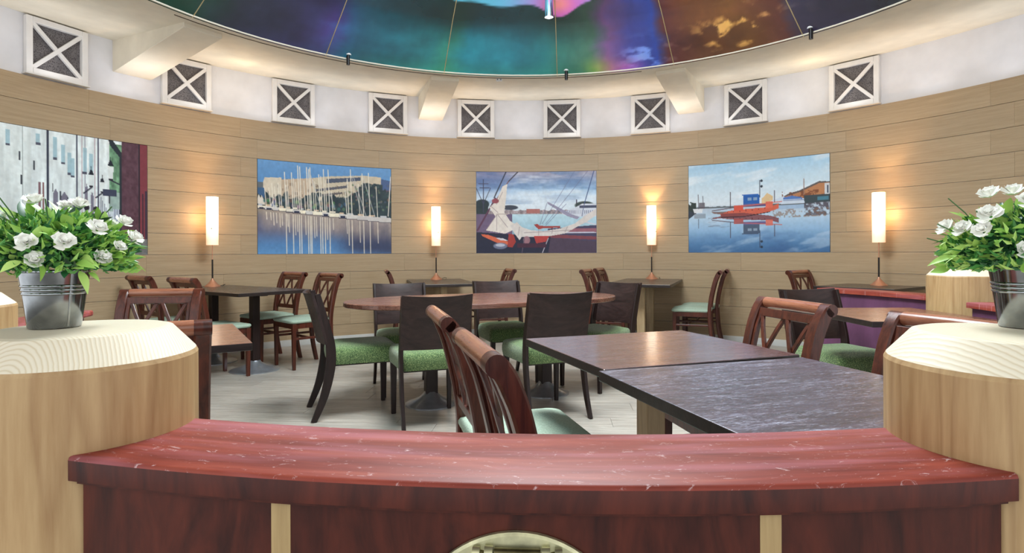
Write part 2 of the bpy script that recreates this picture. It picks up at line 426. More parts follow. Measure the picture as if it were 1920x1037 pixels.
def dome_col(th, s):
    """th bearing, s 0 at the rim .. 1 at the crown -> sRGB"""
    stops = [(-1.35, (20, 60, 40)), (-1.08, (22, 62, 52)), (-.98, (36, 44, 62)), (-.78, (44, 44, 84)), (-.70, (44, 60, 100)), (-.64, (34, 96, 124)), (-.48, (38, 112, 130)), (-.34, (38, 118, 124)), (-.28, (44, 126, 112)), (-.2, (30, 122, 140)), (-.05, (36, 130, 150)), (.06, (34, 132, 140)), (.12, (44, 116, 110)), (.24, (64, 108, 92)), (.31, (110, 76, 130)), (.38, (60, 64, 140)), (.46, (40, 64, 150)), (.50, (84, 40, 44)), (.6, (96, 56, 34)), (.75, (104, 66, 34)), (.88, (82, 44, 38)), (.92, (48, 44, 66)), (1.05, (42, 40, 60)), (1.2, (44, 60, 56)), (1.5, (40, 40, 60))]
    n = vnoise(th * 7 + 9, s * 14 + 3, 3, 5); n2 = vnoise(th * 22 + 9, s * 40 + 3, 4, 4); n3 = vnoise(th * 60 + 50, s * 26, 5, 3)
    t2 = th + (n - .5) * .10
    out = np.stack([np.interp(t2, [a for a, _ in stops], [c[i] for _, c in stops]) for i in range(3)], -1)
    out *= (.80 + .6 * n)[..., None]
    # green glow near the rim, dark band higher up
    gl = sm(.07, .0, s) * sm(-.8, -.4, th) * sm(.35, .1, th); out += gl[..., None] * np.array([6, 18, 2])
    dk = sm(.10, .22, s) * sm(-1.3, -.2, th) * sm(.5, .1, th); out *= (1 - .62 * dk)[..., None]
    # clouds of gold on the brown panel, blue-white on the blue one
    g = sm(.55, .75, n2) * np.exp(-((th - .72) / .12) ** 2 - ((s - .075) / .055) ** 2) * 1.6; out += np.clip(g, 0, 1)[..., None] * np.array([150, 130, 70])
    g = sm(.5, .72, n2) * np.exp(-((th - .42) / .07) ** 2 - ((s - .05) / .05) ** 2) * 1.3; out += np.clip(g, 0, 1)[..., None] * np.array([70, 90, 90])
    g = np.exp(-((th - .355) / .05) ** 2 - ((s - .012) / .03) ** 2) * sm(.4, .6, n); out += np.clip(g, 0, 1)[..., None] * np.array([90, 20, 30])
    g = np.exp(-((th - .255) / .05) ** 2 - ((s - .02) / .04) ** 2) * sm(.35, .6, n); out += np.clip(g, 0, 1)[..., None] * np.array([60, 50, -20])
    g = np.exp(-((th + .68) / .06) ** 2 - ((s - .10) / .09) ** 2) * .8; out += g[..., None] * np.array([34, -6, 40])
    out = out * (1 + .12 * (n3[..., None] - .5))
    # bright cyan and pink area with a wavy hem high in the middle
    hem = .257 + .006 * np.sin(th * 26 + 1.2) - .036 * np.exp(-((th - .12) / .07) ** 2) + .35 * sm(.26, .44, np.abs(th + .02))
    k = sm(-.004, .004, s - hem)[..., None]
    hot = np.exp(-((th - .14) / .16) ** 2)[..., None]
    br = np.array([96, 196, 226]) * (1 - hot) + np.array([224, 110, 214]) * hot
    h2 = np.exp(-((th - .12) / .05) ** 2 - ((s - .26) / .03) ** 2)[..., None]; br = br * (1 - h2) + np.array([255, 150, 150]) * h2
    out = out * (1 - k) + br * k
    return np.clip(out, 0, 255)
PROF = [(RD + .02, ZD - .004), (2.89, 3.20), (2.64, 3.385), (2.35, 3.56), (2.0, 3.735), (1.6, 3.885), (1.1, 4.01), (.55, 4.085), (.12, 4.10)]
pr = np.array(PROF); ls = np.concatenate([[0], np.cumsum(np.hypot(*np.diff(pr, axis=0).T))]); ls /= ls[-1]
def color_grid(name, P, rgb, mat, parent, loc=(0, 0, 0), thick=None):
    """P (ny,nx,3) points and rgb (ny,nx,3) sRGB -> one mesh"""
    ny, nx = P.shape[:2]; me = bpy.data.meshes.new(name); i = np.arange(nx * ny).reshape(ny, nx)
    f = np.stack([i[:-1, :-1], i[:-1, 1:], i[1:, 1:], i[1:, :-1]], -1).reshape(-1, 4)
    co_ = P.reshape(-1, 3)
    if thick is not None:   # closed board: a back sheet and four edge strips
        c4 = [i[0, :], i[:, -1], i[-1, ::-1], i[::-1, 0]]; rim = np.concatenate([q[:-1] for q in c4]); nr = len(rim)
        back = co_[rim] + thick.reshape(-1, 3)[rim]; k = np.arange(nr); base = nx * ny
        side = np.stack([rim, rim[(k + 1) % nr], base + (k + 1) % nr, base + k], -1)
        co_ = np.concatenate([co_, back]); rgb_ = np.concatenate([rgb.reshape(-1, 3), rgb.reshape(-1, 3)[rim] * .0 + 225]); f = np.concatenate([f, side])
    else: rgb_ = rgb.reshape(-1, 3)
    me.vertices.add(len(co_)); me.vertices.foreach_set('co', co_.astype(np.float32).ravel())
    me.loops.add(f.size); me.loops.foreach_set('vertex_index', f.astype(np.int32).ravel())
    me.polygons.add(len(f)); me.polygons.foreach_set('loop_start', np.arange(0, f.size, 4, dtype=np.int32)); me.polygons.foreach_set('loop_total', np.full(len(f), 4, np.int32))
    me.polygons.foreach_set('use_smooth', np.ones(len(f), bool)); me.update(); me.validate()
    at = me.color_attributes.new('print', 'FLOAT_COLOR', 'POINT'); a = np.ones((len(co_), 4), np.float32); a[:, :3] = lin(rgb_); at.data.foreach_set('color', a.ravel())
    return link(name, me, mat, parent, loc)
SEAM0 = .1064; DA = 2 * PI / 16
for k in range(16):
    a0 = SEAM0 + DA * (k - 1); a0 = (a0 + PI) % (2 * PI) - PI; vis = abs(a0 + DA / 2) < 1.35
    nx, ny = (70, 150) if vis else (10, 16)
    th = np.linspace(a0 + .0012, a0 + DA - .0012, nx)[None, :].repeat(ny, 0)
    sv = (np.linspace(0, 1, ny) ** (1.7 if vis else 1))[:, None].repeat(nx, 1)
    r = np.interp(sv, ls, pr[:, 0]); z = np.interp(sv, ls, pr[:, 1])
    # panels sag a little between their seams
    z = z - .0 * np.sin((th - a0) / DA * PI)
    P = np.stack([r * np.sin(th), r * np.cos(th), z], -1)
    color_grid('dome_panel', P, dome_col(th, sv), 'dome_paint', ceil)
    bm = bmesh.new(); tube(bm, [(q * math.sin(a0), q * math.cos(a0), zz - .003) for q, zz in PROF], .004, 6, (0, 0, 1)); obj('dome_seam', bm, 'seam_gold', ceil, smooth=60)
bm = bmesh.new(); lathe(bm, [(0, 4.06), (.14, 4.07), (.16, 4.11), (0, 4.14)], 24); obj('dome_crown', bm, 'white_paint', ceil, smooth=40)

# brackets between wall and dome
for i, (px, wd) in enumerate(((250, .34), (808, .31), (1297, .31))):
    a = ang_at(px); t = Vector((math.cos(a), -math.sin(a), 0)) * (wd / 2); d = Vector((math.sin(a), math.cos(a), 0))
    bm = bmesh.new(); zi = ZD + .01
    secs = [d * (RW + .02) + Vector((0, 0, 2.83)), d * (RW - .03) + Vector((0, 0, 2.83)), d * (RD + .22) + Vector((0, 0, ZD - .02)), d * (RD + .22) + Vector((0, 0, ZD + .05)), d * (RW + .02) + Vector((0, 0, ZC + .02))]
    A = [bm.verts.new(p - t) for p in secs]; Q = [bm.verts.new(p + t) for p in secs]
    for j in range(5): bm.faces.new((A[j], A[(j + 1) % 5], Q[(j + 1) % 5], Q[j]))
    bm.faces.new(A[::-1]); bm.faces.new(Q)
    bmesh.ops.bevel(bm, geom=bm.edges[:], offset=.006, segments=1, affect='EDGES')
    o = obj('ceiling_bracket', bm, 'ceiling_paint', ceil)

# ------------------------------------------------------------------ vents in the white band
VA = [-1.1448 + .2511 * i for i in range(9)]
vl = ['leftmost white-framed square vent above the street photo', 'white-framed square vent above the oak wall left of the first table lamp', 'white-framed square vent above the marina photo',
      'white-framed square vent just left of the middle ceiling bracket', 'white-framed square vent just right of the middle ceiling bracket', 'white-framed square vent above the right half of the sail photo',
      'white-framed square vent just left of the right ceiling bracket', 'white-framed square vent above the ferry photo', 'rightmost white-framed square vent high on the wall']
def make_vent():
    t = thing('wall_vent', vl[0], 'vent', (0, 0, 0), 0, 'square vents in the white band')
    S = .485; fw = .05; dp = .05       # local: x right, z up, -y faces the room
    bm = bmesh.new(); box(bm, (0, .02, 0), (S - .03, .012, S - .03)); obj('mesh_panel', bm, 'grille_mesh', t)
    for s in (-1, 1):
        obj('frame_bar', B((s * (S - fw) / 2, 0, 0), (fw, dp, S), .004), 'white_paint', t)
        obj('frame_bar', B((0, -.002, s * (S - fw) / 2), (S - 2 * fw, dp, fw), .004), 'white_paint', t)
        L = (S - 2 * fw) * 1.414 + .02; obj('cross_bar', B((0, s * .001 - .005, 0), (L, .028, .034), .003, rot=Matrix.Rotation(s * PI / 4, 3, 'Y')), 'white_paint', t)
    obj('sill', B((0, -.012, -S / 2 - .006), (S + .02, .06, .014), .003), 'white_paint', t)
    return t
v0 = make_vent()
for i, a in enumerate(VA):
    x, y = pol(RW - .014, a); o = v0 if i == 0 else None; loc = (CX + x, CY + y, 2.605 + .263)
    if i == 0: v0.location = loc; v0.rotation_euler = (0, 0, -a)
    else: dup(v0, loc, -a, vl[i])

# ------------------------------------------------------------------ posters
NXP, NYP = 320, 190
class Art:
    def __init__(s, w=NXP, h=NYP):
        s.w, s.h = w, h; s.v, s.u = np.meshgrid((np.arange(h) + .5) / h, (np.arange(w) + .5) / w, indexing='ij'); s.c = np.zeros((h, w, 3)); s.asp = w / h
    def put(s, m, col, a=1.0):
        k = (np.clip(m, 0, 1) * a)[..., None]; s.c = s.c * (1 - k) + np.array(col, float) * k if not isinstance(col, np.ndarray) or col.ndim < 3 else s.c * (1 - k) + col * k
    def grad(s, stops): s.c = np.stack([np.interp(s.v, [a for a, _ in stops], [c[i] for _, c in stops]) for i in range(3)], -1)
    def poly(s, pts, col, a=1.0):
        m = np.zeros((s.h, s.w), bool); n = len(pts)
        for i in range(n):
            x1, y1 = pts[i]; x2, y2 = pts[(i + 1) % n]
            if y1 == y2: continue
            cond = ((y1 > s.v) != (y2 > s.v)); m ^= cond & (s.u < (x2 - x1) * (s.v - y1) / (y2 - y1) + x1)
        s.put(m.astype(float), col, a)
    def line(s, p, q, wd, col, a=1.0):
        ax, ay = p[0] * s.asp, p[1]; bx, by = q[0] * s.asp, q[1]; X = s.u * s.asp - ax; Y = s.v - ay; dx, dy = bx - ax, by - ay; L = dx * dx + dy * dy + 1e-9
        t = np.clip((X * dx + Y * dy) / L, 0, 1); d = np.hypot(X - t * dx, Y - t * dy); s.put(1 - sm(wd * .4, wd * .4 + .006, d), col, a)
    def rect(s, x0, y0, x1, y1, col, a=1.0): s.put(((s.u >= x0) & (s.u <= x1) & (s.v >= y0) & (s.v <= y1)).astype(float), col, a)
    def ell(s, x, y, rx, ry, col, a=1.0): s.put(1 - sm(.85, 1.1, np.hypot((s.u - x) / rx, (s.v - y) / ry)), col, a)
    def tex(s, fx, fy, amt, seed=1): s.c = s.c * (1 + amt * (vnoise(s.u * fx + 3, s.v * fy + 7, seed, 4) - .5)[..., None])

def art_marina():
    A = Art(); r = random.Random(3)
    A.grad([(0, (104, 152, 202)), (.3, (84, 134, 186)), (.5, (70, 90, 116)), (.52, (150, 140, 124)), (.6, (112, 108, 118)), (.75, (92, 98, 128)), (.9, (84, 130, 180)), (1, (92, 142, 192))])
    hz = lambda u: .50 + .10 * u
    A.poly([(0, .24), (.05, .24), (.05, .2), (1, .15), (1, .56), (0, .5)], (96, 104, 112))
    A.poly([(.05, .19), (.17, .18), (.17, .5), (.045, .5), (.04, .24)], (206, 196, 178)); A.poly([(.17, .2), (.40, .16), (.40, .42), (.17, .45)], (190, 170, 148))
    A.poly([(.40, .16), (.52, .13), (.78, .10), (.92, .11), (.92, .2), (.78, .24), (.66, .36), (.40, .42)], (198, 186, 164))
    A.poly([(.50, .16), (.76, .12), (.76, .16), (.50, .21)], (74, 84, 104)); A.poly([(.42, .28), (.66, .22), (.66, .25), (.42, .31)], (92, 92, 100)); A.poly([(.42, .34), (.62, .30), (.62, .32), (.42, .37)], (96, 92, 96))
    for i in range(60): x = r.uniform(.06, .65); y = r.uniform(.22, .40); A.rect(x, y, x + .006, y + .03, (110, 98, 88), .7)
    A.poly([(.92, .13), (1, .15), (1, .3), (.92, .25)], (70, 92, 134)); A.rect(.93, .26, 1, .52, (96, 74, 88))
    n = vnoise(A.u * 20, A.v * 12, 8, 5); top = .36 - .2 * sm(.62, .86, A.u) + .2 * (n - .5) + .1 * (A.u > .93)
    A.put(sm(-.01, .01, A.v - top) * (A.v < hz(A.u)), np.stack([30 + 30 * n, 44 + 34 * n, 52 + 30 * n], -1) * 1.0)
    A.rect(0, .3, .05, .46, (58, 92, 130)); A.poly([(0, .36), (.06, .42), (.14, .40), (.14, .5), (0, .5)], (60, 70, 70))
    for x, y in ((.03, .41), (.115, .42), (.01, .4)): A.poly([(x - .025, y + .07), (x, y - .03), (x + .03, y + .07)], (214, 206, 196))
    for i in range(90): x = r.uniform(.64, .99); y = r.uniform(.2, .5); A.ell(x, y, .008, .014, (64 + r.randint(0, 60), 76 + r.randint(0, 50), 70 + r.randint(0, 40)), .6)
    for i in range(60): x = r.uniform(.05, .64); A.ell(x, r.uniform(.42, .5), .012, .02, (52 + r.randint(0, 90), 62 + r.randint(0, 80), 66 + r.randint(0, 70)), .7)
    # water colours under the hulls
    w = A.v - hz(A.u); n = vnoise(A.u * 26, A.v * 4, 11, 4)
    dark = sm(.02, .12, w) * sm(.5, .75, A.u) * sm(.50, .34, w); A.put(dark, (56, 58, 84), .85)
    tan = sm(0, .04, w) * sm(.32, .12, w) * sm(.0, .08, A.u); A.put(tan * (.4 + .8 * n), (176, 160, 148), .8)
    # hulls
    xs = 0
    while xs < 1.0:
        L = .03 + .05 * xs + r.random() * .03; y = hz(xs) - .012; hgt = .03 + .025 * xs
        A.poly([(xs, y), (xs + L, y + .004), (xs + L - .008, y + hgt), (xs + .004, y + hgt)], r.choice([(226, 220, 204), (208, 204, 200), (238, 230, 208), (196, 192, 190)]))
        A.rect(xs + .1 * L, y - .018, xs + .6 * L, y, r.choice([(230, 220, 200), (200, 176, 150), (186, 190, 196)]))
        if r.random() < .4: A.rect(xs + .2 * L, y + hgt * .5, xs + .8 * L, y + hgt * 1.1, (44, 52, 78))
        A.rect(xs, y + hgt, xs + L, y + hgt + .008, (60, 56, 70)); xs += L * .9
    mast = [(.285, .04), (.30, .05), (.35, .05), (.365, .07), (.375, .05), (.19, .12), (.24, .12), (.475, .06), (.51, .06), (.44, .12), (.68, .04), (.655, .15), (.77, .08), (.82, .07), (.74, .2), (.88, .22), (.10, .25), (.145, .24), (.16, .26), (.21, .2), (.255, .18), (.395, .18), (.64, .28), (.49, .18), (.05, .3), (.08, .3), (.12, .28), (.20, .26), (.27, .22), (.33, .2), (.41, .2), (.455, .14), (.535, .3)]
    for i, (x, y) in enumerate(mast):
        k = .004 if y > .15 else .007; b = hz(x) - .01; A.line((x, y), (x + .012, b), k, (226, 220, 206), .95)
        A.line((x + .012, b + .06), (x + .016, min(1.0, 2 * b - y + (.1 if y < .15 else -.06))), k, (236, 226, 206), .8)
    for x0, y0, x1, y1 in ((.70, .1, .80, .56), (.69, .12, .77, .55), (.78, .12, .87, .57), (.37, .08, .46, .5), (.52, .3, .56, .5)): A.line((x0, y0), (x1, y1), .003, (190, 190, 190), .8)
    A.line((.995, .1), (.975, .56), .006, (220, 214, 206)); A.tex(60, 30, .12, 5); return A.c
def art_sail():
    A = Art(); r = random.Random(5); A.grad([(0, (170, 162, 180)), (.12, (128, 150, 188)), (.22, (156, 190, 222)), (.35, (206, 224, 240)), (.5, (214, 224, 232)), (.52, (186, 214, 226)), (.7, (160, 196, 212)), (1, (60, 60, 84))])
    n = vnoise(A.u * 5, A.v * 16, 21, 5); A.put(sm(.5, .7, n) * (A.v < .4), (92, 126, 172), .55); A.put(sm(.5, .75, 1 - n) * (A.v < .5), (226, 232, 240), .55)
    A.put(sm(.4, .1, A.u) * sm(.40, .1, A.v), (70, 84, 140), .4); A.put(np.exp(-((A.u - .55) / .4) ** 2 - ((A.v - .34) / .12) ** 2), (228, 236, 244), .6)
    # far shore
    top = .46 + .03 * vnoise(A.u * 30, A.v * 0, 22, 3); A.put(((A.v > top) & (A.v < .52)).astype(float), np.stack([90 + 130 * vnoise(A.u * 70, A.v * 30, 23, 3)] * 3, -1) * np.array([1.0, .92, .95]))
    A.rect(0, .40, .1, .52, (44, 56, 60)); A.ell(.05, .40, .06, .06, (40, 52, 58)); A.ell(.28, .44, .07, .03, (60, 66, 80)); A.rect(.42, .46, .53, .51, (172, 110, 104))
    A.rect(.0, .52, .30, .78, (108, 92, 120)); A.line((.06, .1), (.06, .5), .007, (60, 60, 84)); A.line((.03, .2), (.11, .2), .004, (60, 60, 84)); A.line((.02, .15), (.10, .15), .004, (70, 70, 94)); A.line((.0, .2), (.06, .4), .003, (60, 60, 84)); A.line((.12, .2), (.06, .4), .003, (60, 60, 84))
    # ship on the right
    A.rect(.83, .35, .84, .45, (74, 64, 88)); A.ell(.9, .42, .08, .05, (60, 72, 70)); A.poly([(.72, .5), (.82, .45), (.88, .40), (1, .40), (1, .56), (.80, .56), (.72, .53)], (206, 212, 224)); A.rect(.86, .42, 1, .45, (70, 76, 100))
    for i in range(16): A.rect(.74 + i * .016, .48, .745 + i * .016, .52, (100, 100, 130), .8)
    # dark boats low right and bottom
    A.poly([(.60, .70), (1, .66), (1, 1), (.5, 1)], (70, 66, 94)); A.poly([(.62, .77), (1, .80), (1, .84), (.6, .81)], (124, 66, 76)); A.poly([(.55, 1), (.62, .81), (1, .86), (1, 1)], (76, 62, 80)); A.poly([(.68, .70), (1, .70), (1, .745), (.66, .74)], (150, 96, 110)); A.poly([(.64, .74), (1, .745), (1, .76), (.64, .755)], (190, 190, 206))
    A.poly([(.0, .74), (.62, .80), (.60, 1), (0, 1)], (40, 42, 62)); A.line((.60, .82), (.55, 1), .005, (190, 180, 190))
    # bowsprit
    A.poly([(.59, .37), (.61, .38), (.80, .53), (.86, .56), (.84, .59), (.76, .55), (.60, .40)], (150, 146, 170)); A.poly([(.48, .65), (.51, .64), (.53, .665), (.7, .67), (.7, .69), (.56, .695), (.52, .71)], (160, 66, 62))
    A.poly([(.92, .62), (1, .65), (1, .665), (.9, .63)], (200, 200, 210))
    for p, q in (((.82, 0), (.55, .64)), ((.93, 0), (.58, .64)), ((.59, .39), (.53, .66)), ((.75, .4), (.58, .66))): A.line(p, q, .002, (110, 116, 150), .7)
    A.line((.98, 0), (.90, .4), .006, (60, 80, 130)); A.line((.9, .4), (.88, .55), .003, (80, 90, 130))
    # boom
    A.line((.25, 0), (.15, .32), .012, (50, 54, 72)); A.line((.35, 0), (.27, .12), .010, (64, 58, 70)); A.line((.27, .12), (.17, .34), .008, (120, 80, 84)); A.line((.16, .33), (.01, .72), .022, (92, 58, 80))
    # sail
    A.poly([(.22, .18), (.26, .15), (.25, .3), (.235, .5), (.28, .6), (.34, .66), (.30, .72), (.24, .76), (.08, .72), (.16, .55), (.11, .44), (.17, .36)], (222, 214, 206))
    A.poly([(.28, .66), (.34, .62), (.38, .68), (.46, .72), (.56, .73), (.70, .70), (.82, .64), (.9, .55), (1, .46), (1, .54), (.92, .62), (.84, .68), (.74, .76), (.62, .79), (.50, .80), (.38, .80), (.36, .84), (.32, .76)], (214, 206, 202))
    for p, q in (((.17, .53), (.09, .7)), ((.17, .53), (.17, .72)), ((.18, .53), (.26, .68)), ((.12, .42), (.18, .5)), ((.22, .25), (.17, .4)), ((.36, .68), (.35, .78)), ((.52, .72), (.52, .78)), ((.64, .70), (.63, .76)), ((.76, .68), (.74, .74)), ((.4, .75), (.8, .72))): A.line(p, q, .004, (150, 134, 138), .7)
    A.line((.17, .52), (.26, .52), .008, (190, 176, 170)); A.ell(.16, .36, .03, .03, (140, 70, 80))
    A.poly([(.04, .765), (.10, .775), (.27, .86), (.26, .90), (.20, .89), (.05, .79)], (206, 102, 72)); A.poly([(.16, .81), (.22, .815), (.27, .85), (.2, .84)], (206, 200, 206)); A.ell(.20, .91, .06, .04, (110, 116, 140)); A.ell(.2, .90, .04, .02, (180, 184, 200))
    A.poly([(.27, .76), (.31, .77), (.33, .86), (.30, .93), (.26, .92)], (160, 58, 54)); A.poly([(.48, .79), (.61, .79), (.58, .86), (.50, .88)], (176, 64, 62)); A.ell(.42, .84, .03, .05, (150, 110, 120)); A.line((.40, .82), (.38, 1), .006, (96, 84, 100)); A.rect(.34, .88, .58, .93, (70, 40, 58))
    A.tex(50, 30, .12, 6); return A.c
def art_ferry():
    A = Art(); A.grad([(0, (156, 196, 226)), (.2, (190, 214, 230)), (.46, (214, 224, 232)), (.5, (176, 190, 206)), (.6, (178, 202, 222)), (.75, (140, 176, 210)), (.9, (82, 124, 168)), (1, (62, 100, 144))])
    n = vnoise(A.u * 4 + 2, A.v * 10 + A.u * 3, 31, 5); A.put(sm(.5, .75, n) * (A.v < .4), (232, 236, 242), .6); A.put(sm(.5, .7, n) * (A.v > .6), (200, 214, 228), .4); A.put(sm(.55, .8, vnoise(A.u * 3, A.v * 5, 32)) * (A.v > .7), (60, 92, 140), .5)
    n2 = vnoise(A.u * 60, A.v * 40, 33, 4)
    A.put(((A.v > .47 + .02 * n2) & (A.v < .50) & (A.u < .9)).astype(float), (96, 104, 110))
    A.put(((A.v > .40 + .08 * n2) & (A.v < .56) & (A.u < .06)).astype(float), (44, 56, 52)); A.poly([(0, .52), (.06, .55), (0, .62)], (50, 58, 70))
    # quay houses on the right
    A.poly([(.54, .42), (.58, .36), (.62, .40), (.62, .47), (.54, .47)], (214, 184, 140)); A.poly([(.68, .42), (.72, .385), (.80, .36), (.93, .28), (1, .29), (1, .46), (.68, .46)], (176, 122, 84)); A.poly([(.68, .42), (.72, .385), (.80, .355), (.93, .275), (1, .285), (1, .295), (.93, .295), (.80, .375)], (90, 84, 84))
    A.put(sm(.45, .6, n2) * (A.u > .68) * (A.v > .36) * (A.v < .46), (112, 64, 44), .8); A.rect(.965, .3, 1, .42, (196, 200, 206)); A.rect(.98, .32, .99, .4, (60, 70, 90)); A.rect(.83, .41, 1, .49, (58, 70, 76)); A.rect(.92, .43, .99, .47, (70, 120, 140)); A.line((.83, .24), (.83, .4), .004, (140, 110, 100))
    A.poly([(.60, .45), (.68, .41), (.83, .44), (.835, .49), (.68, .49)], (196, 208, 224)); A.poly([(.69, .42), (.75, .405), (.82, .43), (.82, .445), (.69, .44)], (80, 116, 180)); A.rect(.69, .45, .83, .458, (110, 130, 170), .7)
    A.rect(.64, .50, .83, .54, (150, 176, 206), .8); A.put(sm(.3, .6, n2) * (A.u > .83) * (A.v > .49) * (A.v < .62), (70, 64, 74), .85); A.put(sm(.5, .62, n2) * (A.u > .62) * (A.v > .54) * (A.v < .63), (130, 100, 84), .6)
    # white boat left
    A.poly([(.035, .50), (.11, .50), (.105, .55), (.045, .55)], (214, 218, 224)); A.rect(.08, .43, .125, .50, (92, 84, 92), .8); A.rect(.045, .56, .13, .61, (128, 138, 150), .7); A.line((.075, .34), (.078, .5), .003, (90, 90, 100)); A.line((.11, .36), (.112, .46), .003, (90, 90, 100)); A.line((.077, .62), (.077, .72), .003, (90, 100, 120))
    # red ferry and its reflection
    for s in (0, 1):
        f = (lambda v: v) if s == 0 else (lambda v: 1.165 - v); al = 1 if s == 0 else .85
        A.poly([(.17, f(.54)), (.24, f(.55)), (.34, f(.53)), (.60, f(.51)), (.66, f(.48)), (.66, f(.53)), (.60, f(.56)), (.42, f(.60)), (.25, f(.60)), (.24, f(.57)), (.19, f(.56))], (202, 96, 74) if s == 0 else (120, 62, 66), al)
        A.rect(.34, min(f(.48), f(.54)), .41, max(f(.48), f(.54)), (206, 84, 66) if s == 0 else (168, 72, 68), al); A.rect(.57, min(f(.455), f(.52)), .62, max(f(.455), f(.52)), (216, 104, 84), al)
        A.rect(.408, min(f(.375), f(.47)), .525, max(f(.375), f(.47)), (36, 92, 168) if s == 0 else (62, 74, 96), al); A.rect(.40, min(f(.365), f(.375)), .52, max(f(.365), f(.375)), (52, 104, 180) if s == 0 else (62, 74, 96), al)
        A.rect(.44, min(f(.40), f(.43)), .47, max(f(.40), f(.43)), (150, 170, 190), .8); A.rect(.48, min(f(.40), f(.43)), .51, max(f(.40), f(.43)), (150, 170, 190), .8); A.rect(.41, min(f(.47), f(.50)), .57, max(f(.47), f(.50)), (90, 70, 120), .8)
        A.line((.41, f(.49)), (.68, f(.46)), .004, (200, 100, 90), al); A.line((.18, f(.53)), (.34, f(.50)), .004, (90, 70, 80), al); A.line((.315, f(.33)), (.315, f(.5)), .004, (70, 60, 70), al); A.line((.63, f(.34)), (.63, f(.46)), .004, (70, 60, 70), al)
        A.line((.527, f(.22)), (.527, f(.40)), .004, (60, 64, 80), al); A.ell(.54, f(.225), .009, .014, (40, 48, 60), al); A.ell(.54, f(.285), .009, .014, (40, 48, 60), al)
        for i in range(7): A.rect(.29 + i * .045, min(f(.545 - i * .004), f(.558 - i * .004)), .297 + i * .045, max(f(.545 - i * .004), f(.558 - i * .004)), (90, 40, 50), .8)
    A.poly([(.24, .6), (.42, .6), (.60, .56), (.6, .568), (.42, .61), (.25, .61)], (50, 34, 44)); A.poly([(.17, .54), (.3, .54), (.24, .57), (.19, .56)], (90, 96, 100), .7)
    n3 = vnoise(A.u * 10, A.v * 70, 36, 3); A.put(sm(.6, .7, n3) * (A.v > .6) * (A.v < .72) * (A.u > .15) * (A.u < .45), (90, 90, 110), .35); A.tex(60, 40, .08, 7); return A.c
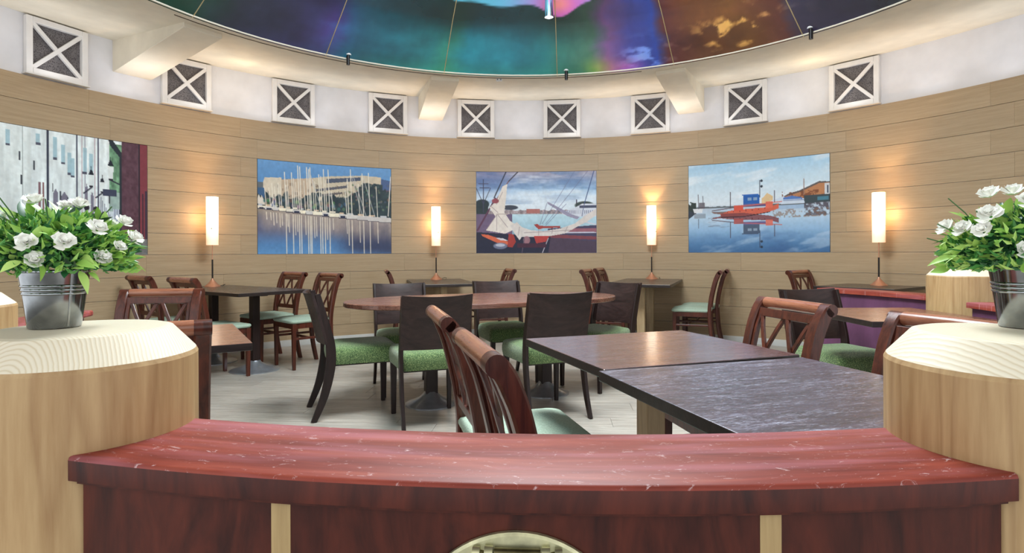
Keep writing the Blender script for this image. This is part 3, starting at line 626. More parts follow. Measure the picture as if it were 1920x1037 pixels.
def art_street():
    A = Art(); r = random.Random(9); A.grad([(0, (228, 238, 240)), (.6, (216, 226, 228)), (1, (160, 160, 166))])
    n = vnoise(A.u * 60, A.v * 5, 41, 5); A.c *= (.86 + .28 * n)[..., None]
    A.rect(.0, 0, .52, 1, (206, 212, 206), .25)
    # x positions are shares of the board; visible half begins near .47
    P = lambda px: (px + 250) / 527.0
    for px, wd, c in ((25, 1.2, (120, 130, 140)), (57, 5, (44, 48, 66)), (117, 3, (56, 60, 80)), (163, 2.5, (60, 60, 84)), (96, 1, (130, 130, 150)), (128, 1.5, (176, 150, 160)), (135, 1, (120, 120, 140)), (40, 5, (120, 84, 92)), (48, 4, (120, 70, 70)), (156, 3, (176, 140, 150)), (8, 1, (150, 160, 160)), (-60, 4, (60, 60, 76)), (-150, 4, (60, 60, 76))):
        y0 = .42 if px in (40, 48) else 0; A.rect(P(px - wd / 2), y0, P(px + wd / 2), 1, c, .9)
    for px, y, hgt in ((38, .04, .07), (72, .05, .16), (88, .1, .14), (102, .16, .16), (108, .2, .14), (134, .1, .2), (148, .14, .16), (-20, .05, .1), (-100, .05, .2), (-190, .05, .2)):
        A.rect(P(px - 4), y, P(px + 4), y + hgt, (150, 186, 200), .8); A.rect(P(px - 4.5), y + hgt, P(px + 4.5), y + hgt + .02, (80, 84, 100))
    for px, y in ((30, .26), (5, .38), (67, .42), (82, .48), (97, .52), (105, .58), (2, .2), (112, .56), (-40, .3), (-90, .5), (-130, .3), (-200, .4)): A.rect(P(px - 1.5), y, P(px + 1.5), y + .07, (56, 60, 70))
    for px, w2, y in ((73, 5, .46), (91, 7, .48), (110, 3, .56), (138, 3, .4), (150, 3, .46), (-120, 16, .5)): A.poly([(P(px - w2), 1), (P(px - w2), y + .04), (P(px), y), (P(px + w2), y + .04), (P(px + w2), 1)], (100, 96, 116), .85)
    for i in range(8): px = 168 + i * 4; A.rect(P(px), .5 + .03 * i, P(px + 1.6), 1, (90, 96, 120), .9)
    # greenery, dark gate post and red wall
    nn = vnoise(A.u * 90, A.v * 30, 42, 4); A.put(((A.u > P(188)) & (A.u < P(216)) & (A.v < .62) & (A.v > .03)).astype(float), np.stack([60 + 90 * nn, 90 + 110 * nn, 70 + 90 * nn], -1)); A.put(((A.u > P(190)) & (A.u < P(216)) & (A.v > .45)).astype(float), (184, 196, 208), .6)
    A.rect(P(196), .6, P(214), 1, (96, 104, 130)); 
    for i in range(4): A.rect(P(197 + i * 5), .6, P(199 + i * 5), 1, (190, 200, 214))
    A.poly([(P(186), 0), (P(196), 0), (P(216), .10), (P(216), 1), (P(211), 1), (P(211), .14), (P(190), .05)], (40, 48, 56))
    A.rect(P(216), 0, P(259), 1, (72, 50, 60)); A.put(((A.u > P(216)) & (A.u < P(256))).astype(float), np.stack([70 + 34 * nn, 44 + 30 * nn, 56 + 30 * nn], -1)); A.rect(P(255), 0, P(259), 1, (34, 34, 44)); A.rect(P(259), 0, 1, 1, (122, 56, 66)); A.rect(P(264), .45, P(267), 1, (60, 40, 54)); A.rect(P(271), .42, 1, 1, (62, 46, 62))
    A.put(((A.u > P(235)) & (A.v > .86 - .0 * A.u)).astype(float), np.stack([80 + 60 * nn] * 3, -1))
    # wall lanterns and sign
    for px, y, s in ((148, .28, 1.0), (172, .34, .85), (191, .18, 1.2)):
        A.poly([(P(px - 6 * s), y + .04 * s), (P(px - 2), y), (P(px + 2), y), (P(px + 6 * s), y + .04 * s)], (34, 38, 50)); A.rect(P(px - .8), y - .03, P(px + .8), y + .02, (34, 38, 50)); A.poly([(P(px - 6 * s), y + .045 * s), (P(px + 6 * s), y + .045 * s), (P(px + 4 * s), y + .13 * s), (P(px - 4 * s), y + .13 * s)], (220, 228, 228)); A.rect(P(px - 4 * s), y + .13 * s, P(px + 4 * s), y + .145 * s, (40, 40, 50))
        A.line((P(px), y + .15 * s), (P(px - 16 * s), y + .20 * s), .006, (44, 44, 60)) if px != 191 else A.line((P(px), y + .17), (P(px + 20), y + .2), .006, (44, 44, 60))
    A.rect(P(173), .43, P(204), .49, (62, 68, 90)); A.line((P(188), .49), (P(188), .55), .004, (60, 60, 70))
    for px, y in ((138, .60), (158, .61), (176, .65)): A.ell(P(px), y, .012, .025, (36, 36, 44)); A.poly([(P(px - 10), 1), (P(px - 8), y + .04), (P(px + 8), y + .04), (P(px + 10), 1)], (36, 36, 46))
    A.tex(80, 40, .12, 8); return A.c
plab = ['unframed street photo with wall lanterns and pale facades, flush in the oak wall', 'unframed marina photo of sailboat masts mirrored in blue water', 'unframed photo of a white sail gathered on a boom over a harbour', 'unframed photo of a red ferry with a blue cabin on calm water']
for (a, b), art, lb in zip(POST, (art_street, art_marina, art_sail, art_ferry), plab):
    th = np.linspace(a + .0008, b - .0008, NXP)[None, :].repeat(NYP, 0); z = np.linspace(ZT - 2 * PH - .002, ZT - 7 * PH + .002, NYP)[:, None].repeat(NXP, 1)
    rr = RW - .003; P = np.stack([rr * np.sin(th), rr * np.cos(th), z], -1); T = np.stack([.02 * np.sin(th), .02 * np.cos(th), z * 0], -1)
    o = color_grid('wall_photo', P, art(), 'poster_print', None, C0, T); tag(o, lb, 'photo', 'photo prints on the oak wall')

# ------------------------------------------------------------------ cross-back chair
def rounded_seat(wf, wb, dp, z0, z1, crown=.012, r=.05, n=7):
    """upholstered pad: outline with rounded corners, crowned top"""
    bm = bmesh.new(); out = []
    cs = [(wf / 2, dp / 2), (-wf / 2, dp / 2), (-wb / 2, -dp / 2), (wb / 2, -dp / 2)]
    for i, (x, y) in enumerate(cs):
        sx, sy = (1 if x > 0 else -1), (1 if y > 0 else -1); a0 = {(1, 1): 0, (-1, 1): 90, (-1, -1): 180, (1, -1): 270}[(sx, sy)]
        for k in range(n): a = R_(a0 + 90 * k / (n - 1)); out.append((x - sx * r + r * math.cos(a), y - sy * r + r * math.sin(a)))
    lev = [(0.97, z0), (1.0, z0 + .35 * (z1 - z0)), (1.0, z0 + .6 * (z1 - z0)), (.975, z0 + .86 * (z1 - z0)), (.92, z1 - .003), (.7, z1 + crown * .7), (.35, z1 + crown)]
    rings = [[bm.verts.new((x * s, y * s, z)) for x, y in out] for s, z in lev]
    for A, Q in zip(rings[:-1], rings[1:]):
        for i in range(len(A)): j = (i + 1) % len(A); bm.faces.new((A[i], A[j], Q[j], Q[i]))
    bm.faces.new(rings[0][::-1]); c = bm.verts.new((0, 0, z1 + crown)); L = rings[-1]
    for i in range(len(L)): bm.faces.new((L[i], L[(i + 1) % len(L)], c))
    return bm
def smooth_pts(pts, n=4):
    P = [Vector(p) for p in pts]; out = []
    for i in range(len(P) - 1):
        p0, p1, p2, p3 = P[max(i - 1, 0)], P[i], P[i + 1], P[min(i + 2, len(P) - 1)]
        for k in range(n):
            t = k / n; out.append(.5 * ((2 * p1) + (p2 - p0) * t + (2 * p0 - 5 * p1 + 4 * p2 - p3) * t * t + (3 * p1 - p0 - 3 * p2 + p3) * t ** 3))
    out.append(P[-1]); return out
BK = [(.0, -.245, 0), (.0, -.205, .2), (0, -.19, .42), (0, -.205, .58), (0, -.243, .75), (0, -.268, .82), (0, -.284, .852), (0, -.298, .868)]
def bk(z):   # y of the back at height z
    for p, q in zip(BK[:-1], BK[1:]):
        if p[2] <= z <= q[2]: t = (z - p[2]) / (q[2] - p[2]); return p[1] + (q[1] - p[1]) * t
    return -.3
def make_cross_chair(label):
    t = thing('cross_back_chair', label, 'chair')
    obj('seat', rounded_seat(.44, .40, .42, .435, .468, .014), 'mint_fabric', t, smooth=60)
    for s in (-1, 1):
        pts = smooth_pts([(s * .197, y, z) for _, y, z in BK]); n = len(pts)
        prof = [rectp(.050, .030 + .016 * min(1, i / n * 1.5), .006) for i in range(n)]
        bm = bmesh.new(); sweep(bm, pts, prof, (1, 0, 0)); tube(bm, [(s * .197 - .025, -.300, .868), (s * .197 + .025, -.300, .868)], .0245, 20, (0, 0, 1)); obj('leg', bm, 'chair_wood', t, smooth=35)
        obj('leg', B((s * .19, .175, .215), (.038, .038, .43), .003, taper=.72), 'chair_wood', t)
    # apron
    bm = bmesh.new(); box(bm, (0, .185, .41), (.36, .02, .05)); box(bm, (0, -.185, .41), (.36, .02, .05)); box(bm, (.192, 0, .41), (.02, .34, .05)); box(bm, (-.192, 0, .41), (.02, .34, .05)); obj('seat_frame', bm, 'chair_wood', t)
    for s in (-1, 1): obj('stretcher', B((s * .192, -.005, .29), (.018, .38, .022), .004), 'chair_wood', t)
    obj('stretcher', B((0, .03, .292), (.375, .018, .022), .004), 'chair_wood', t)
    bm = bmesh.new(); sweep(bm, [(-.1725, -.300, .869), (0, -.301, .870), (.1725, -.300, .869)], ellp(.024, .024, 18), (0, 0, 1)); obj('crest_rail', bm, 'crest_wood', t, smooth=50)
    rr = Matrix.Rotation(.26, 3, 'X')
    obj('back_rail', B((0, bk(.825) + .002, .828), (.348, .020, .036), .002, rot=rr), 'chair_wood', t)
    obj('back_rail', B((0, bk(.535), .535), (.348, .020, .04), .002, rot=Matrix.Rotation(.14, 3, 'X')), 'chair_wood', t)
    for s in (-1, 1):
        bm = bmesh.new(); sweep(bm, [(s * .162, bk(z) + .003, z) for z in (.53, .61, .69, .76, .83)], rectp(.018, .020, .002), (1, 0, 0)); obj('inner_stile', bm, 'chair_wood', t)
    zs = (.545, .60, .655, .71, .765, .82)
    for x0, x1 in ((-.15, -.015), (-.01, -.148), (.015, .15), (.148, .01)):
        bm = bmesh.new(); sweep(bm, [(x0 + (x1 - x0) * (z - .545) / .275, bk(z) + (.004 if x1 > x0 else -.003), z) for z in zs], rectp(.019, .013, .002), (1, 0, 0)); obj('cross_slat', bm, 'chair_wood', t)
    return t
def rz_of(fx, fy): return math.atan2(-fx, fy)
CCH = [  # x, y, facing, label
    (-3.27, 5.65, (.57, .82), 'cross-back chair left of the leftmost lamp table, farther of the pair on that side'),
    (-2.61, 5.19, (.57, .82), 'cross-back chair left of the leftmost lamp table, its crest just left of the lamp'),
    (-1.97, 3.07, (.12, -.99), 'large cross-back chair facing us just above the left front post top'),
    (-1.27, 1.95, (-.515, .857), 'cross-back chair seen edge-on from behind, squeezed beside the left foreground pine post'),
    (-2.53, 6.08, (-.63, -.78), 'cross-back chair with mint seat right of the leftmost lamp table, farther by the wall'),
    (-2.05, 5.73, (-.70, -.71), 'cross-back chair with mint seat right of the leftmost lamp table, nearer of the pair'),
    (-1.19, 7.01, (.97, .24), 'cross-back chair left of the second lamp table, mostly hidden behind a dark slab chair'),
    (-.31, 7.21, (-.97, -.24), 'cross-back chair right of the second lamp table, only its narrow back showing'),
    (1.15, 6.82, (.93, -.36), 'cross-back chair left of the third lamp table, nearer of that pair'),
    (1.38, 7.35, (.93, -.36), 'cross-back chair left of the third lamp table, nearest the wall'),
    (2.02, 6.58, (-.93, .36), 'cross-back chair with mint seat right of the third lamp table, nearer of the pair'),
    (2.24, 6.98, (-.93, .36), 'cross-back chair right of the third lamp table, farther of the pair and mostly hidden'),
    (3.27, 6.10, (.604, -.80), 'cross-back chair left of the rightmost lamp table, behind the dark slab chair'),
    (.875, 2.38, (-.98, -.2), 'large cross-back chair on the right side of the big foreground tables, crest rail fully visible'),
    (1.06, 1.71, (-.97, -.25), 'cross-back chair half hidden behind the right front pine post'),
    (.205, 1.45, (.97, .25), 'nearest cross-back chair, left of the big foreground tables, round crest end towards us'),
    (.035, 2.13, (.97, .25), 'cross-back chair with mint seat, second from the front left of the foreground tables'),
]
c0 = make_cross_chair(CCH[0][3]); c0['group'] = 'cross-back chairs'
for i, (x, y, f, lb) in enumerate(CCH):
    if i == 0: c0.location = (x, y, 0); c0.rotation_euler = (0, 0, rz_of(*f))
    else: dup(c0, (x, y, 0), rz_of(*f), lb)

# ------------------------------------------------------------------ dark slab-back chair
def make_slab_chair(label):
    t = thing('slab_back_chair', label, 'chair')
    obj('seat', rounded_seat(.455, .42, .46, .362, .472, .016, .045), 'green_fabric', t, smooth=60)
    SB = [(-.33, 0), (-.265, .16), (-.225, .34), (-.222, .48), (-.25, .62), (-.303, .828)]
    for s in (-1, 1):
        pts = smooth_pts([(s * .207, y, z) for y, z in SB]); n = len(pts)
        prof = [rectp(.022, .034 + .028 * math.sin(PI * min(1, i / n * 1.05)), .003) for i in range(n)]
        bm = bmesh.new(); sweep(bm, pts, prof, (1, 0, 0)); obj('leg', bm, 'dark_leg', t, smooth=35)
        obj('leg', B((s * .195, .19, .195), (.036, .042, .39), .003, taper=.68), 'dark_leg', t)
    bm = bmesh.new(); nx, nz = 14, 8; fr, bk_ = [], []
    for j in range(nz + 1):
        z = .50 + (.838 - .50) * j / nz; yb = -.250 - .085 * ((z - .5) / .335) ** 1.15
        fr.append([bm.verts.new((-.2185 + .437 * i / nx, yb - .036 * (1 - (2 * i / nx - 1) ** 2) + .009, z - .010 * (1 - (2 * i / nx - 1) ** 2) * (j >= nz))) for i in range(nx + 1)])
        bk_.append([bm.verts.new((-.2185 + .437 * i / nx, yb - .036 * (1 - (2 * i / nx - 1) ** 2) - .009, z - .010 * (1 - (2 * i / nx - 1) ** 2) * (j >= nz))) for i in range(nx + 1)])
    for j in range(nz):
        for i in range(nx): bm.faces.new((fr[j][i], fr[j][i + 1], fr[j + 1][i + 1], fr[j + 1][i])); bm.faces.new((bk_[j][i + 1], bk_[j][i], bk_[j + 1][i], bk_[j + 1][i + 1]))
        for i, d in ((0, 1), (nx, 0)):
            q = (fr[j][i], fr[j + 1][i], bk_[j + 1][i], bk_[j][i]); bm.faces.new(q if d else q[::-1])
    for i in range(nx): bm.faces.new((fr[nz][i], fr[nz][i + 1], bk_[nz][i + 1], bk_[nz][i])); bm.faces.new((fr[0][i + 1], fr[0][i], bk_[0][i], bk_[0][i + 1]))
    obj('backrest', bm, 'dark_slab', t, smooth=40)
    obj('seat_frame', B((0, -.01, .357), (.37, .38, .014)), 'dark_leg', t)
    return t
SCH = [
    (-1.06, 4.10, (.92, .39), 'dark slab-back chair with green seat seen side-on at the oval table left end'),
    (-.565, 3.88, (-.34, .94), 'dark slab-back chair at the oval table with back to us, left one'),
    (.205, 4.09, (-.34, .94), 'dark slab-back chair at the oval table with back to us, right one'),
    (-.85, 4.68, (.34, -.94), 'dark slab-back chair facing us on the far side of the oval table, left one'),
    (-.04, 5.05, (.34, -.94), 'dark slab-back chair facing us on the far side of the oval table, right one'),
    (.68, 4.80, (-.73, -.68), 'dark slab-back chair turned at the right tip of the oval table'),
    (2.10, 3.71, (.22, -.975), 'dark slab-back chair with green seat behind the right foreground cross-back chair'),
]
s0 = make_slab_chair(SCH[0][3]); s0['group'] = 'dark slab-back chairs with green seats'
for i, (x, y, f, lb) in enumerate(SCH):
    if i == 0: s0.location = (x, y, 0); s0.rotation_euler = (0, 0, rz_of(*f))
    else: dup(s0, (x, y, 0), rz_of(*f), lb)

# ------------------------------------------------------------------ tables
def dish(bm, x=0, y=0, r=.22): lathe(bm, [(0, 0), (r, 0), (r, .008), (r - .006, .012), (r * .5, .045), (.06, .075), (.045, .095), (0, .095)], 40, (x, y, 0)); return bm
def table(label, x, y, rz, sx, sy, mat, cols=((0, 0),), colmat='dark_leg', th=.03, cs=.07, disc=True, edge='table_dark'):
    t = thing('dining_table', label, 'table', (x, y, 0), rz)
    bm = B((0, 0, .75 - th / 2), (sx, sy, th), .003); bm.normal_update()
    for f in bm.faces: f.material_index = 0 if f.normal.z > .5 else 1
    obj('tabletop', bm, [mat, 'table_edge'], t)
    for cx, cy in cols:
        obj('column', B((cx, cy, .40), (cs, cs, .64), .004), colmat, t)
        if disc: bm = bmesh.new(); obj('base_plate', dish(bm, cx, cy), 'steel', t, smooth=35)
        obj('top_bracket', B((cx, cy, .71), (.34, .06, .02), .002), 'black_metal', t)
    return t
def rad(px_ang, dist):   # point on the radius with bearing, given distance from centre
    return CX + dist * math.sin(px_ang), CY + dist * math.cos(px_ang)
# leftmost lamp table pair: long axis along (.82,-.58)
a1 = math.atan2(-.58, .82)
for k, lb in ((-1, 'dark table pushed to the wall under the leftmost lamp'), (1, 'dark table at the room end of the leftmost lamp pair, on a steel disc foot')):
    table(lb, -2.71 + k * .365 * .82, 5.70 - k * .365 * .58, a1, .722, .72, 'table_dark')
# second lamp pair, seen end-on
dv = Vector((-.241, .97)); a2 = math.atan2(dv.x, -dv.y) 
for k, lb in ((0, 'dark table against the wall carrying the second lamp'), (1, 'dark table in front of the second lamp table, nearer the oval table')):
    c = Vector((-.94, 7.33)) - dv * (.66 * k); table(lb, c.x, c.y, math.atan2(-dv.x, dv.y) , .70, .655, 'table_dark', colmat='tan_post')
dv = Vector((.36, .93))
for k, lb in ((0, 'dark table against the wall carrying the third lamp'), (1, 'dark table with a pale square column in front of the third lamp table')):
    c = Vector((1.69, 7.18)) - dv * (.71 * k); table(lb, c.x, c.y, math.atan2(-dv.x, dv.y), .70, .70, 'table_dark', colmat='tan_post', cs=.085)
table('dark table carrying the rightmost lamp, behind the curved red rail', 3.50, 5.76, math.atan2(-.80, .604), .72, .74, 'table_dark')
table('small brown table beside the left foreground pine post', -1.494, 2.383, math.atan2(.515, .857), .72, .72, 'table_brown')
table('small brown table on a pale square column beside the purple partition', 2.09, 3.22, R_(0), .66, .70, 'table_brown', colmat='tan_post', cs=.075, disc=False)
table('farther of the two big dark foreground tables, reflecting the third lamp', .506, 2.150, R_(19.0), .73, .66, 'table_top', cols=((.0, .0),), colmat='tan_post', cs=.075, disc=False)
table('nearer of the two big dark foreground tables, with a worn scratched top', .695, 1.480, R_(16.6), .725, .685, 'table_worn', cols=((.15, .1),), colmat='dark_leg', disc=False)
# oval table
t = thing('oval_table', 'long oval brown table on two steel disc feet in the middle of the room', 'table', (-.19, 4.46, 0), R_(20.5))
bm = bmesh.new(); N = 64; ex = 2.5; ring = []
for i in range(N):
    a = 2 * PI * i / N; ca, sa = math.cos(a), math.sin(a); ring.append((1.055 * math.copysign(abs(ca) ** (2 / ex), ca), .50 * math.copysign(abs(sa) ** (2 / 2.2), sa)))
lv = [(.992, .715), (1, .720), (1, .745), (.994, .75)]
rs = [[bm.verts.new((x * k, y * k, z)) for x, y in ring] for k, z in lv]
for A, Q in zip(rs[:-1], rs[1:]):
    for i in range(N): bm.faces.new((A[i], A[(i + 1) % N], Q[(i + 1) % N], Q[i]))
bm.faces.new(rs[0][::-1]); bm.faces.new(rs[-1]); obj('tabletop', bm, 'table_brown', t)
for s in (-1, 1):
    obj('column', B((s * .45, -.06, .40), (.085, .085, .64), .004), 'dark_leg', t); bm = bmesh.new(); obj('base_plate', dish(bm, s * .45, -.06, .185), 'steel', t, smooth=35); obj('top_bracket', B((s * .45, -.06, .708), (.10, .5, .016), .002), 'black_metal', t)

# ------------------------------------------------------------------ table lamps
def make_lamp(label):
    t = thing('table_lamp', label, 'lamp')
    bm = bmesh.new(); lathe(bm, [(0, 0), (.078, 0), (.078, .004), (.045, .032), (.012, .072), (.006, .09), (0, .09)], 36); obj('base', bm, 'copper', t, smooth=40)
    bm = bmesh.new(); tube(bm, [(0, 0, .085), (0, 0, .28)], .008, 10); obj('grip_tube', bm, 'black_metal', t, smooth=60)
    bm = bmesh.new(); tube(bm, [(0, 0, .28), (0, 0, .50)], .0045, 8); obj('stem', bm, 'copper', t, smooth=60)
    bm = bmesh.new(); lathe(bm, [(0, .434), (.052, .43), (.058, .43), (.058, .93), (.055, .93), (.055, .438), (0, .438)], 32); obj('lamp_shade', bm, 'lamp_shade', t, smooth=40)
    bm = bmesh.new(); lathe(bm, [(0, -.006), (.005, -.004), (.005, .004), (0, .006)], 8, (.02, -.056, .60)); obj('switch_stud', bm, 'black_metal', t)
    bm = bmesh.new(); tube(bm, smooth_pts([(.07, .02, .004), (.11, .04, .02), (.13, .0, .022), (.12, -.03, .006)]), .0025, 6, (0, 0, 1)); obj('cord', bm, 'black_metal', t, smooth=60)
    return t
LMP = [(-3.11, 6.09, 'copper and white tube lamp on the leftmost wall table, beside the street photo', (0.02, 0)), (-.97, 7.50, 'copper and white tube lamp between the marina photo and the sail photo', (0, 0)),
       (1.77, 7.44, 'copper and white tube lamp between the sail photo and the ferry photo', (0, 0)), (3.67, 5.87, 'copper and white tube lamp right of the ferry photo, nearest the purple partition', (0, 0))]
l0 = make_lamp(LMP[0][2]); l0['group'] = 'tube lamps on the wall tables'
for i, (x, y, lb, tl) in enumerate(LMP):
    if i == 0: l0.location = (x, y, .75)
    else: dup(l0, (x, y, .75), .3 * i, lb)
    light('lamp_bulb', 'POINT', (x, y, .75 + .84), 16.0, (1.0, .64, .32), .015)
    d = Vector((x - CX, y - CY)).normalized() * .062
    light('lamp_glow', 'POINT', (x + d.x * 1.15, y + d.y * 1.15, .75 + .72), 2.2, (1.0, .56, .24), .03)

# ------------------------------------------------------------------ pine posts
def post(label, x, y, r1, r2, zt, rim, rz):
    t = bmesh.new(); lathe(t, [(0, 0), (r2, 0), (r2, rim - .006), (r2 - .003, rim), (r1 + .004, zt - .002), (r1 - .004, zt), (0, zt)], 48, mi=[0, 0, 0, 1, 1, 1])
    o = obj('wooden_post', t, ['pine_side', 'pine_end'], None, (x, y, 0), rz, smooth=14); tag(o, label, 'post', 'round pine posts of the partition'); return o
pL = post('thick round pine post at the left front, with the left flower pot on it', -.628, .854, .113, .151, .987, .950, .4)
pR = post('thick round pine post at the right front, with the right flower pot on it', .664, .772, .112, .149, .987, .950, 2.1)
post('pine post at the far right behind the flower pot, between two red rails', 2.69, 3.46, .165, .205, .987, .950, 1.0)
post('pine post at the far left edge, behind the left flower pot', -1.55, 1.60, .115, .155, .987, .955, 3.0)

# ------------------------------------------------------------------ curved balustrades
RI, RO = 2.457, 2.640
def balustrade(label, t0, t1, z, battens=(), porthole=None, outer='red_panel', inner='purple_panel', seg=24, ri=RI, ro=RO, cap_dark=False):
    """angles from -Y, counter-clockwise positive towards +X"""
    T = thing('curved_balustrade', label, 'balustrade', C0)
    # bearings from +Y clockwise: th = PI - t
    a, b = PI - t1, PI - t0
    bm = bmesh.new(); arc_slab(bm, ri, ro, z - .030, z, a, b, seg * 2, .005)
    bm.normal_update()
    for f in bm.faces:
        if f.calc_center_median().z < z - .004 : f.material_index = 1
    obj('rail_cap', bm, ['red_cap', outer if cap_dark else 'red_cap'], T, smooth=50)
    bm = bmesh.new(); arc_slab(bm, ri + .02, ro - .004, z - .034, z - .030, a + .0035, b - .0035, seg); obj('rail_moulding', bm, outer, T, smooth=30)
    cuts = [b] + [PI - x for x in battens] + [a]
    hb = .0045
    for i in range(len(cuts) - 1):
        q, p = cuts[i] - (hb if i else .0045), cuts[i + 1] + (hb if i < len(cuts) - 2 else .0045)
        bm = bmesh.new(); arc_slab(bm, ro - .033, ro - .010, .0, z - .034, p, q, max(3, int((q - p) / .04))); obj('outer_panel', bm, outer, T, smooth=30)
    for x in battens:
        bm = bmesh.new(); arc_slab(bm, ro - .038, ro - .0095, .0, z - .034, PI - x - hb, PI - x + hb, 1); obj('batten', bm, 'batten_wood', T)
    bm = bmesh.new(); arc_slab(bm, ri + .022, ri + .045, .0, z - .030, a + .006, b - .006, seg); obj('inner_panel', bm, inner, T, smooth=30)
    for e0, e1 in ((a + .0065, a + .0125), (b - .0125, b - .0065)):
        bm = bmesh.new(); arc_slab(bm, ri + .0455, ro - .0335, .0, z - .034, e0, e1, 1); obj('end_panel', bm, inner, T)
    return T
def t_front(px, r):   # angle from -Y of the point at slope u on the near arc of radius r
    u = (px - 960) / 1100; a = 1 + u * u; b = CX * u + CY; c = CX * CX + CY * CY - r * r; Y = (b - math.sqrt(b * b - a * c)) / a; return math.atan2(u * Y - CX, CY - Y)
ta, tb = t_front(126, RO), t_front(1909, RO)
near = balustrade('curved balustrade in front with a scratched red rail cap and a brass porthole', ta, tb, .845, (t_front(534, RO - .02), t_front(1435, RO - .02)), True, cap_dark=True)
balustrade('curved red-capped balustrade with purple inner face, left of the far right pine post', R_(97), R_(119), .815, seg=20)
balustrade('short curved red-capped balustrade just right of the far right post', R_(58), R_(88), .815, seg=20, ri=2.30, ro=2.46)
T = thing('straight_balustrade', 'short red-capped balustrade end seen just right of the left flower pot', 'balustrade', (-1.83, 2.20, 0), math.atan2(.18, .9) * -1 + R_(0))
T.rotation_euler = (0, 0, math.atan2(.26, .9))
obj('rail_cap', B((0, 0, .832), (.17, .80, .026), .008), 'red_cap', T); obj('inner_panel', B((0, 0, .409), (.10, .78, .818)), 'purple_panel', T)

# porthole on the near balustrade: part of it, with its own pieces
tp = t_front(970, RO - .02); px_, py_ = CX + (RO - .0095) * math.sin(tp), CY - (RO - .0095) * math.cos(tp)
Mz = Matrix.Rotation(tp, 4, 'Z'); zc = .672
def onto(bm):      # local: x right, z up, -y out; into the balustrade's frame
    bmesh.ops.transform(bm, matrix=Matrix.Translation((px_ - CX, py_ - CY, zc)) @ Mz @ Matrix.Rotation(PI / 2, 4, 'X'), verts=bm.verts[:]); return bm
bm = bmesh.new(); lathe(bm, [(.068, .0), (.120, .0), (.120, .005), (.117, .0075), (.090, .0085), (.086, .012), (.072, .012), (.068, .006), (.068, 0)], 72); ph = obj('porthole', onto(bm), 'brass', near, smooth=25); ph['label'] = 'weathered brass porthole ring with hinge'
bm = bmesh.new(); lathe(bm, [(0, .001), (.070, .001), (.070, .004), (0, .004)], 48); obj('glass', onto(bm), 'porthole_glass', ph)
for k in range(8):
    a = R_(90 + 22.5 + 45 * k) ; bm = bmesh.new(); lathe(bm, [(0, .012), (.004, .011), (.0065, .008), (.0065, .006), (0, .006)], 16, (.103 * math.cos(a), .103 * math.sin(a), 0)); obj('rivet', onto(bm), 'brass_dark', ph, smooth=40)
bm = bmesh.new(); tube(bm, [(-.0245, .100, .014), (.0245, .100, .014)], .0072, 16, (0, 0, 1)); obj('hinge_pin', onto(bm), 'brass_dark', ph, smooth=40)
for xx, rr, ln in ((-.044, .0075, .008), (-.0305, .0088, .009), (.0305, .0088, .009), (.044, .0075, .008)):
    bm = bmesh.new(); tube(bm, [(xx - ln / 2, .100, .014), (xx + ln / 2, .100, .014)], rr, 16, (0, 0, 1)); obj('hinge_knuckle', onto(bm), 'brass', ph, smooth=40)

# ------------------------------------------------------------------ flower pots
def leaf_mesh(L, Wd, bend, name):
    bm = bmesh.new(); n = 6; rows = []
    for i in range(n + 1):
        t = i / n; w_ = Wd * math.sin(PI * min(.999, t ** .8)) * .5 + .0004; z = bend * L * t * t; y = L * t
        rows.append([bm.verts.new((-w_, y, z + .22 * w_)), bm.verts.new((0, y, z)), bm.verts.new((w_, y, z + .22 * w_))])
    for A, Q in zip(rows[:-1], rows[1:]):
        for i in range(2): bm.faces.new((A[i], A[i + 1], Q[i + 1], Q[i]))
    for f in bm.faces: f.smooth = True
    me = bpy.data.meshes.new(name); bm.to_mesh(me); bm.free(); return me
def flower_mesh(seed):
    r = random.Random(seed); bm = bmesh.new()
    for ringi, (cnt_, rad_, tilt, L) in enumerate(((7, .002, 12, .0135), (6, .0018, 38, .0115), (6, .0014, 60, .0095), (4, .0008, 78, .0075))):
        for k in range(cnt_):
            a = 2 * PI * (k + .5 * (ringi % 2)) / cnt_ + r.uniform(-.25, .25); tl = R_(tilt + r.uniform(-10, 10)); Lk = L * r.uniform(.85, 1.15); Wk = Lk * .95; n = 4; rows = []
            Mx = Matrix.Rotation(a, 3, 'Z') @ Matrix.Rotation(tl, 3, 'X')
            for i in range(n + 1):
                t = i / n; w_ = Wk * (.25 + .75 * math.sin(PI * min(1, t * .62))) * .5; zc_ = .25 * Lk * t * t * (1 if ringi < 2 else -1)
                rows.append([bm.verts.new(Mx @ Vector((q * w_, rad_ + Lk * t, zc_ + abs(q) * w_ * .35 + (r.uniform(-.0008, .0012) if i == n else 0))) + Vector((0, 0, .002 + ringi * .0018))) for q in (-1, -.5, 0, .5, 1)])
            for A, Q in zip(rows[:-1], rows[1:]):
                for i in range(4): bm.faces.new((A[i], A[i + 1], Q[i + 1], Q[i]))
    for f in bm.faces: f.smooth = True
    me = bpy.data.meshes.new('flower'); bm.to_mesh(me); bm.free(); me.materials.append(MATS['flower_petal']); return me
LM = []
for nm in ('leaf_light', 'leaf_mid', 'leaf_dark'):
    for L, Wd, bd in ((.030, .016, -.25), (.026, .012, .2), (.034, .011, -.4)):
        me = leaf_mesh(L, Wd, bd, 'leaf'); me.materials.append(MATS[nm]); LM.append((nm, me))
FM = [flower_mesh(s) for s in (1, 2, 3)]
